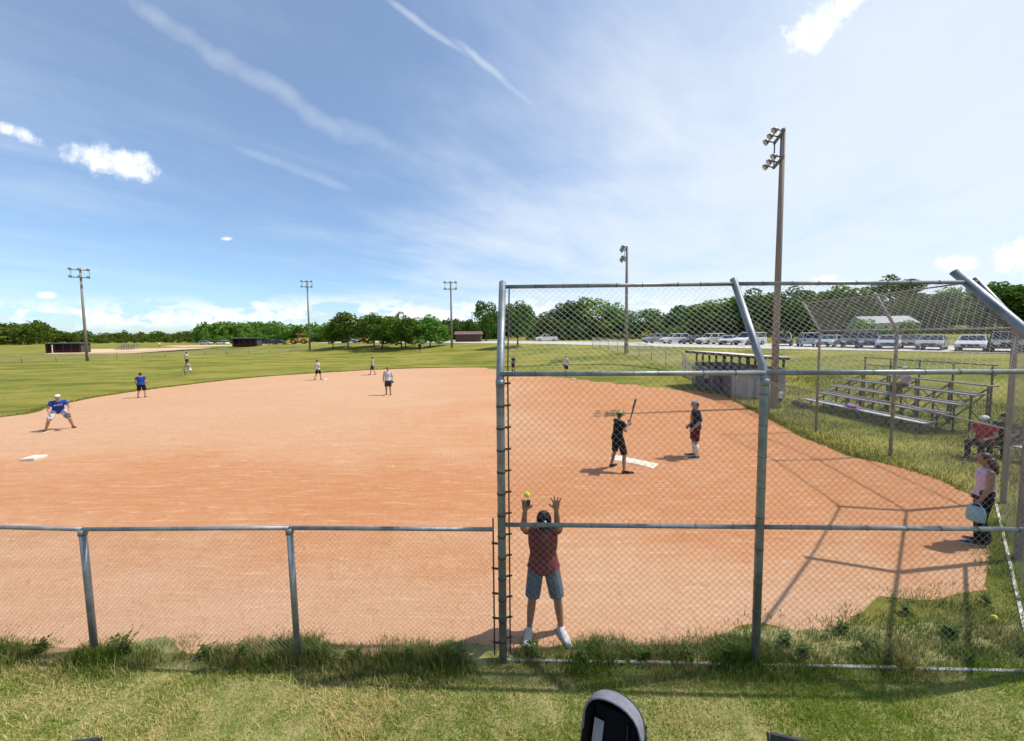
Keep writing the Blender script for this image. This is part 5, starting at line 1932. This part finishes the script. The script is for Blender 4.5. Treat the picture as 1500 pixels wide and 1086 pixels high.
# batter
B0 = at(905, 689)
B0.z = .006
JB = pose(pelvis=(0, .03, .92), chest=(0, -.02, 1.27), neck=(0, -.02, 1.43), head=(.02, -.05, 1.585), look=(.75, -.65, -.1), shR=(-.18, -.02, 1.38), shL=(.18, -.04, 1.38),
          elR=(-.32, .00, 1.20), wrR=(-.17, -.22, 1.36), elL=(.10, -.25, 1.20), wrL=(-.10, -.26, 1.30), knR=(-.22, -.05, .48), anR=(-.29, .02, .085), toR=(-.34, -.17, .03),
          knL=(.20, -.05, .48), anL=(.27, .02, .085), toL=(.33, -.16, .03))
person(B0, R(112), JB, 'batter in black shirt and lime cap holding the bat up', height=1.72, shirt='black', bottoms='black', skin='skin_tan', cap='lime', detail=2, shoe='black', sole='charcoal', sleeves=.6, curl=(.9, .9))
t = empty('bat', B0 + Matrix.Rotation(R(112), 3, 'Z') @ Vector((-.15, -.27, 1.38)), R(112), 'dark softball bat held upright by the batter', 'bat')
bt = Matrix.Rotation(R(-10), 3, 'Y') @ Matrix.Rotation(R(8), 3, 'X')
ax = bt @ Vector((-.12, .10, 1)).normalized()
MB().path([ax * -.17, ax * -.155, ax * -.15, ax * .08, ax * .30, ax * .45, ax * .66, ax * .68], [.022, .022, .013, .014, .022, .028, .028, .02], 12).build('barrel', 'bat', t, None, True)
MB().path([ax * -.15, ax * .08], [.0155, .0165], 10).build('grip', 'plastic_black', t, None, True)

# catcher standing behind the plate mat
C0 = at(1018, 670)
C0.z = .006
person(C0, R(-100), pose(head=(0, -.03, 1.615), elR=(-.24, .05, 1.15), wrR=(-.20, -.12, .93), elL=(.24, .05, 1.15), wrL=(.20, -.12, .93), look=(0, -1, -.18)),
       'catcher in dark jersey with white knee socks standing beside the plate mat', height=1.75, shirt='navy', bottoms='darkred', skin='skin', cap='bluegrey', sock='white', shoe='charcoal', sole='white',
       detail=2, sleeves=.95, stout=1.06)
t = [o_ for o_ in bpy.data.objects if o_.get('label', '').startswith('catcher')][0]
mb = MB()
mb.ell((0.0, -.085, 1.20), (.085, .062, .20), 12, 8)
mb.build('chest_panel', 'cloth_orange', t, None, True)

# woman inside the wing
W0 = at(1437, 797)
W0.z = .006
JW = pose(neck=(0, .01, 1.46), head=(0, -.03, 1.605), look=(-.05, -1, -.25), elL=(.20, .0, 1.14), wrL=(.20, -.10, .90), elR=(-.20, .03, 1.14), wrR=(-.19, -.05, .90), shR=(-.16, 0.01, 1.40), shL=(.16, .01, 1.40),
          knL=(.09, -.06, .50), anL=(.10, -.03, .085), toL=(.12, -.22, .03), anR=(-.09, .07, .085), toR=(-.11, -.12, .03))
person(W0, R(-125), JW, 'woman in pink tank top and wide black trousers holding a blue bag', height=1.66, shirt='palepink', bottoms='black', skin='skin_tan', hair='hair_brown', long_hair=True, legs='trousers', wide=True,
       shoe='charcoal', sole='lightgrey', detail=2, sleeves=0, female=True, curl=(.8, 1.0))
rot = Matrix.Rotation(R(-125), 3, 'Z')
hp = W0 + rot @ (Vector((.20, -.15, .80)) * (1.66 / 1.75))
t = empty('bag', hp, R(-150), 'light blue fabric bag hanging from the hand of the woman', 'bag')
rr = []
for z, a, b_ in ((-.31, .08, .04), (-.295, .11, .055), (-.17, .12, .06), (-.06, .10, .045), (-.04, .09, .03)):
    rr.append([(b_ * math.cos(2 * math.pi * k / 14), a * math.sin(2 * math.pi * k / 14), z) for k in range(14)])
MB().loft(rr).build('pouch', 'cloth_teal', t, None, True)
for s in (-1, 1):
    MB().path([(s * .012, -.07, -.06), (s * .010, -.05, .0), (0, 0, .022), (s * .010, .05, .0), (s * .012, .07, -.06)], .008, 6).build('handle', 'cloth_teal', t)


def player(px, py, yaw, J, label, **kw):
    p = hit(px, py)
    p.z += .006
    return person(p, R(yaw), J, label, **kw)


player(88, 630, 52, P_ready(), 'infielder in blue jersey and white cap crouching near the third base bag', height=1.74, shirt='royal', bottoms='lightgrey', cap='white', glove='L', letters='front', shoe='brown', detail=1)
player(208, 583, 205, pose(anR=(-.17, .02, .085), anL=(.17, .02, .085), toR=(-.21, -.17, .03), toL=(.21, -.17, .03), knR=(-.14, -.04, .5), knL=(.14, -.04, .5), wrR=(-.27, -.12, .92), wrL=(.27, -.12, .92)),
       'player in blue jersey and black shorts seen from behind by the grass edge', height=1.6, shirt='royal', bottoms='black', hair='hair_dark', letters='back', shoe='black', detail=1, stout=1.1)
player(276, 549.5, 20, P_ready(), 'fielder in pale clothes bending down with a dark glove on the grass', height=1.55, shirt='lightgrey', bottoms='white', cap='brown', glove='R', detail=1)
player(274, 537, 170, pose(), 'far outfielder in white shirt standing behind the bending fielder', height=1.85, shirt='white', bottoms='charcoal', cap='charcoal', detail=1)
player(466, 557, 155, P_walk(), 'player in white shirt and black shorts walking by second base', height=1.78, shirt='white', bottoms='black', detail=1)
player(546, 549.5, -70, P_walk(), 'player in grey shirt and dark shorts striding along the grass edge', height=1.78, shirt='grey', bottoms='charcoal', detail=1)
player(569, 579, 10, pose(wrL=(.24, -.10, .93)), 'pitcher in grey shirt and red cap standing on the clay', height=1.80, shirt='lightgrey', bottoms='charcoal', cap='redcap', glove='L', shoe='brown', sleeves=1.0, detail=1, stout=1.08)
player(615, 516.5, 30, pose(), 'outfielder all in black alone in deep centre field', height=1.8, shirt='black', bottoms='black', detail=0, stout=1.2)
player(752, 546.5, -40, pose(anR=(-.16, .02, .085), anL=(.16, .02, .085)), 'player in dark shirt and dark red shorts beside the backstop end post', height=1.75, shirt='charcoal', bottoms='darkred', sock='darkred', detail=1)
player(829, 549.5, 150, pose(), 'player in pale grey shirt and black shorts near first base', height=1.80, shirt='lightgrey', bottoms='black', cap='grey', detail=1)
player(1141, 598, 160, P_walk(), 'small child in white shirt walking by the tall wooden pole', height=0.98, shirt='white', bottoms='charcoal', hair='hair_brown', detail=1, stout=1.2)
player(234, 509.3, 60, P_walk(), 'tiny runner in white shirt on the neighbouring clay diamond', height=1.75, shirt='white', bottoms='darkred', detail=0)
player(126, 519, 20, pose(), 'person in black standing by the floodlight pole of the far dugout', height=1.75, shirt='black', bottoms='charcoal', detail=0)

# team seated in the dugout
for i, (a, sh_, lab) in enumerate(((1.6, 'black', 'seated player in black shirt in the dugout'), (3.2, 'palepink', 'seated player in pink shirt in the dugout'), (4.7, 'navy', 'seated player in navy shirt in the dugout'),
                                   (5.4, 'grey', 'seated player in grey shirt in the dugout'))):
    p = DP(a, 1.75, 0.0)
    person(p, R(-88), P_sit(), lab, 'players on the dugout bench', height=1.72, shirt=sh_, bottoms='charcoal', cap='navy' if i % 2 else None, detail=0)
pd = Vector((12.75, 24.0, 0))
person(pd, R(-60), pose(), 'player in pink shirt standing at the fence before the dugout', height=1.6, shirt='palepink', bottoms='charcoal', detail=1)

# spectators
RUN, RISE = .66, .33


def on_seat(org, row, along, yaw, label, **kw):
    p = Matrix.Rotation(R(3), 3, 'Z') @ Vector((row * RUN + .0, along, .42 + row * RISE + .023 - .445 * kw.get('height', 1.7) / 1.75))
    return person(org + p, R(yaw), P_sit(), label, **kw)


on_seat(BL, 3, 2.3, -88, 'spectator in pale pink top and brown trousers sitting high on the bleachers', height=1.68, shirt='palepink', bottoms='brown', legs='trousers', cap='lightgrey', detail=1)


def camp_chair(p, yaw, cloth, label):
    t = empty('camp_chair', p, yaw, label, 'chair')
    MB().hexa([(-.25, -.22, .40), (.25, -.22, .40), (.25, .22, .37), (-.25, .22, .37)], [(-.25, -.22, .425), (.25, -.22, .425), (.25, .22, .395), (-.25, .22, .395)]).build('seat', cloth, t)
    MB().hexa([(-.25, .215, .42), (.25, .215, .42), (.25, .235, .42), (-.25, .235, .42)], [(-.25, .33, .92), (.25, .33, .92), (.25, .35, .92), (-.25, .35, .92)]).build('backrest', cloth, t)
    for s in (-1, 1):
        MB().path([(s * .27, -.25, 0), (s * .25, .24, .42)], .011, 8).build('leg', 'plastic_black', t)
        MB().path([(s * .27, .27, 0), (s * .25, -.24, .42)], .011, 8).build('leg', 'plastic_black', t)
        MB().path([(s * .27, .22, .40), (s * .27, .35, .94)], .011, 8).build('upright', 'plastic_black', t)
        MB().box((s * .29, -.02, .60), (.06, .46, .02)).build('armrest', cloth, t)
        MB().path([(s * .29, -.20, .40), (s * .29, -.22, .59)], .010, 8).build('arm_post', 'plastic_black', t)


for px, py, yw, cl, sh_, cp, lab, clab in ((1438, 672, -75, 'cloth_black', 'red', 'white', 'spectator in red shirt and white cap sitting in a camp chair', 'black camp chair under the spectator in red'),
                                           (1468, 668, -70, 'cloth_charcoal', 'charcoal', 'black', 'spectator in dark clothes and black cap sitting in a camp chair', 'dark camp chair under the spectator in dark clothes')):
    p = at(px, py)
    camp_chair(p, R(yw), cl, clab)
    q = p + Matrix.Rotation(R(yw), 3, 'Z') @ Vector((0, .03, 0))
    person(q, R(yw), P_sit(), lab, height=1.7, shirt=sh_, bottoms='black', legs='trousers', cap=cp, detail=1, stout=1.05)

# purple jacket on the lowest plank
jp = BL + Matrix.Rotation(R(3), 3, 'Z') @ Vector((0, 2.6, .443))
t = empty('jacket', jp, R(90), 'purple jacket crumpled on the lowest pale bleacher plank', 'jacket')
mb = MB()
r_ = random.Random(4)
for k in range(9):
    mb.ell((-.28 + .07 * k, r_.uniform(-.05, .05), .05 + r_.uniform(0, .05)), (r_.uniform(.06, .1), r_.uniform(.07, .12), r_.uniform(.05, .09)), 10, 7)
link_mesh('fabric', remeshed(mb, .014, 2), 'cloth_purple', t, True)
MB().path([(-.3, .06, .05), (-.38, .13, -.02), (-.40, .16, -.15)], [.05, .045, .03], 8).build('sleeve', 'cloth_purple', t, None, True)
jp = BL + Vector((-.55, 5.0, 0))
t = empty('gear_bag', jp, R(80), 'dark gear bag on the grass at the far end of the bleachers', 'bag')
mb = MB()
mb.loft([[(x_, .16 * math.cos(2 * math.pi * k / 12), .16 + .15 * math.sin(2 * math.pi * k / 12)) for k in range(12)] for x_ in (-.42, -.40, .40, .42)])
mb.build('pouch', 'cloth_charcoal', t, None, True)
MB().path([(-.15, 0, .30), (-.1, 0, .40), (.1, 0, .40), (.15, 0, .30)], .015, 6).build('handle', 'cloth_black', t)

# ------------------------------------------------------------------ bases and plate mat
def base_bag(px, py, label, rz):
    p = at(px, py)
    p.z = .006
    t = empty('base_bag', p, rz, label, 'base')
    s = .19
    rr = []
    for z, k in ((-.01, 1.0), (.055, 1.0), (.078, .95), (.084, .85)):
        rr.append([(-s * k, -s * k, z), (s * k, -s * k, z), (s * k, s * k, z), (-s * k, s * k, z)])
    MB().loft(rr).build('cushion', 'base_white', t)
    MB().box((0, 0, .028), (2 * s + .008, 2 * s + .008, .012)).build('strap', 'cloth_lightgrey', t)


base_bag(50, 673, 'white third base bag on the clay near the crouching infielder', R(8))
base_bag(477, 557, 'white second base bag beside the walking player', R(40))
base_bag(840, 556, 'white first base bag near the player in pale grey shirt', R(5))
p = (at(895, 668) + at(962, 686)) / 2
p.z = .006
t = empty('plate_mat', p, 0, 'white strike mat with home plate lying on the clay', 'home plate')
q0, q1 = at(890, 668), at(965, 684)
dr = math.atan2(q1.y - q0.y, q1.x - q0.x)
t.rotation_euler = (0, 0, dr)
L = (q1 - q0).length * .86
MB().hexa([(-L / 2, -.235, -.004), (L / 2, -.235, -.004), (L / 2, .235, -.004), (-L / 2, .235, -.004)], [(-L / 2 + .01, -.225, .016), (L / 2 - .01, -.225, .016), (L / 2 - .01, .225, .016), (-L / 2 + .01, .225, .016)]).build('mat', 'base_white', t)
pe = [(-.216, -.216), (.216, -.216), (.216, .0), (0, .216), (-.216, .0)]
MB().loft([[(x_ + .2, y_, .012) for x_, y_ in pe], [(x_ * .97 + .2, y_ * .97, .026) for x_, y_ in pe]]).build('home_plate', 'base_white', t)

# ------------------------------------------------------------------ pushchair in front of the fence
SP = at(891, 1029, 1.06)
SP = Vector((SP.x, SP.y - .06, 0))
t = empty('pushchair', SP, R(-30), 'grey hooded pushchair with black interior standing on the lawn', 'pushchair')
HZ, RADC, HWD = .72, .36, .215
outer, inner = [], []
A0, A1, NH, NA = R(-38), R(82), 10, 13
rows_o, rows_i = [], []
for i in range(NH):
    a = A0 + (A1 - A0) * i / (NH - 1)
    for rows_, sc in ((rows_o, 1.0), (rows_i, .955)):
        row = []
        for j in range(NA):
            ph = math.pi * j / (NA - 1)
            x_ = -HWD * math.cos(ph)
            rad = RADC * (math.sin(ph) ** .42) * (1.0 + .022 * math.cos(i * math.pi * .5))
            row.append(Vector((x_ * sc, math.cos(a) * rad * sc, HZ + math.sin(a) * rad * sc)))
        rows_.append(row)
for nm, rows_, mt in (('hood', rows_o, 'hood_grey'), ('hood_lining', rows_i, 'cloth_black')):
    mb = MB()
    mb.add([p for r2 in rows_ for p in r2], [(i * NA + j, i * NA + j + 1, (i + 1) * NA + j + 1, (i + 1) * NA + j) for i in range(NH - 1) for j in range(NA - 1)])
    mb.build(nm, mt, t, None, True)
for i in (0, 5, NH - 1):
    MB().path([p * 1.0 + Vector((0, 0, .004)) for p in rows_o[i]], .009, 6).build('hoop', 'cloth_charcoal' if i < NH - 1 else 'hood_grey', t, None, True)
MB().hexa([(-.20, -.36, .42), (.20, -.36, .42), (.20, .10, .36), (-.20, .10, .36)], [(-.20, -.36, .48), (.20, -.36, .48), (.20, .10, .42), (-.20, .10, .42)]).build('seat', 'cloth_black', t)
MB().hexa([(-.20, .06, .38), (.20, .06, .38), (.20, .12, .40), (-.20, .12, .40)], [(-.17, .22, .84), (.17, .22, .84), (.17, .25, .84), (-.17, .25, .84)]).build('backrest', 'cloth_black', t)
MB().bar((-.13, .02, .50), (-.13, .17, .76), .075, .012).build('harness_strap', 'cloth_lightgrey', t)
for s in (-1, 1):
    MB().hexa([(s * .205 - .006, -.30, .44), (s * .205 + .006, -.30, .44), (s * .205 + .006, .26, .44), (s * .205 - .006, .26, .44)], [(s * .205 - .006, .0, .80), (s * .205 + .006, .0, .80), (s * .205 + .006, .26, .80), (s * .205 - .006, .26, .80)]).build('side_panel', 'cloth_black', t)
MB().bar((.09, .10, .52), (.085, .20, .80), .03, .012).build('harness_strap', 'cloth_charcoal', t)
MB().path([(-.22, -.34, .62), (-.17, -.42, .62), (.17, -.42, .62), (.22, -.34, .62), ], .018, 8).build('bumper_bar', 'cloth_black', t)
for s in (-1, 1):
    MB().path([(s * .23, -.62, .98), (s * .24, -.10, .55), (s * .24, .45, .17)], .013, 8).build('frame_tube', 'plastic_black', t)
    MB().path([(s * .24, -.10, .55), (s * .26, -.38, .17)], .013, 8).build('frame_tube', 'plastic_black', t)
    for yy, rad in ((.45, .10), (-.38, .13)):
        wl = MB().path([(s * .27 - .02, yy, rad - .005), (s * .27 + .02, yy, rad - .005)], rad, 18).build('wheel', 'tyre', t)
        MB().path([(s * .27 - .023, yy, rad - .005), (s * .27 + .023, yy, rad - .005)], rad * .55, 12).build('rim', 'cloth_grey', wl)
MB().path([(-.23, -.62, .98), (-.20, -.67, 1.0), (.20, -.67, 1.0), (.23, -.62, .98)], .016, 8).build('handle', 'plastic_black', t)
MB().hexa([(-.18, -.15, .14), (.18, -.15, .14), (.18, .25, .14), (-.18, .25, .14)], [(-.2, -.18, .28), (.2, -.18, .28), (.2, .28, .28), (-.2, .28, .28)]).build('basket', 'cloth_black', t)

# backs of folding chairs at the lower edge
for (px, py, hz, yaw, lab) in ((100, 1086, .86, R(8), 'black folding chair on the lawn before the low fence'), (1168, 1082, .86, R(-14), 'black folding chair on the lawn before the backstop')):
    c_ = at(px, py, hz)
    t = empty('folding_chair', Vector((c_.x, c_.y - .25, 0)), yaw, lab, 'chair')
    x0 = -.0
    MB().hexa([(-.24, -.20, .42), (.24, -.20, .42), (.24, .22, .42), (-.24, .22, .42)], [(-.24, -.20, .45), (.24, -.20, .45), (.24, .22, .45), (-.24, .22, .45)]).build('seat', 'cloth_charcoal', t)
    MB().hexa([(-.23, .205, .60), (.23, .205, .60), (.23, .225, .60), (-.23, .225, .60)], [(-.23, .23, hz), (.23, .23, hz), (.23, .25, hz), (-.23, .25, hz)]).build('backrest', 'cloth_charcoal', t)
    for s in (-1, 1):
        MB().path([(s * .25, -.24, 0), (s * .25, .24, hz)], .011, 8).build('leg', 'plastic_black', t)
        MB().path([(s * .235, .28, 0), (s * .235, -.18, .43)], .011, 8).build('leg', 'plastic_black', t)
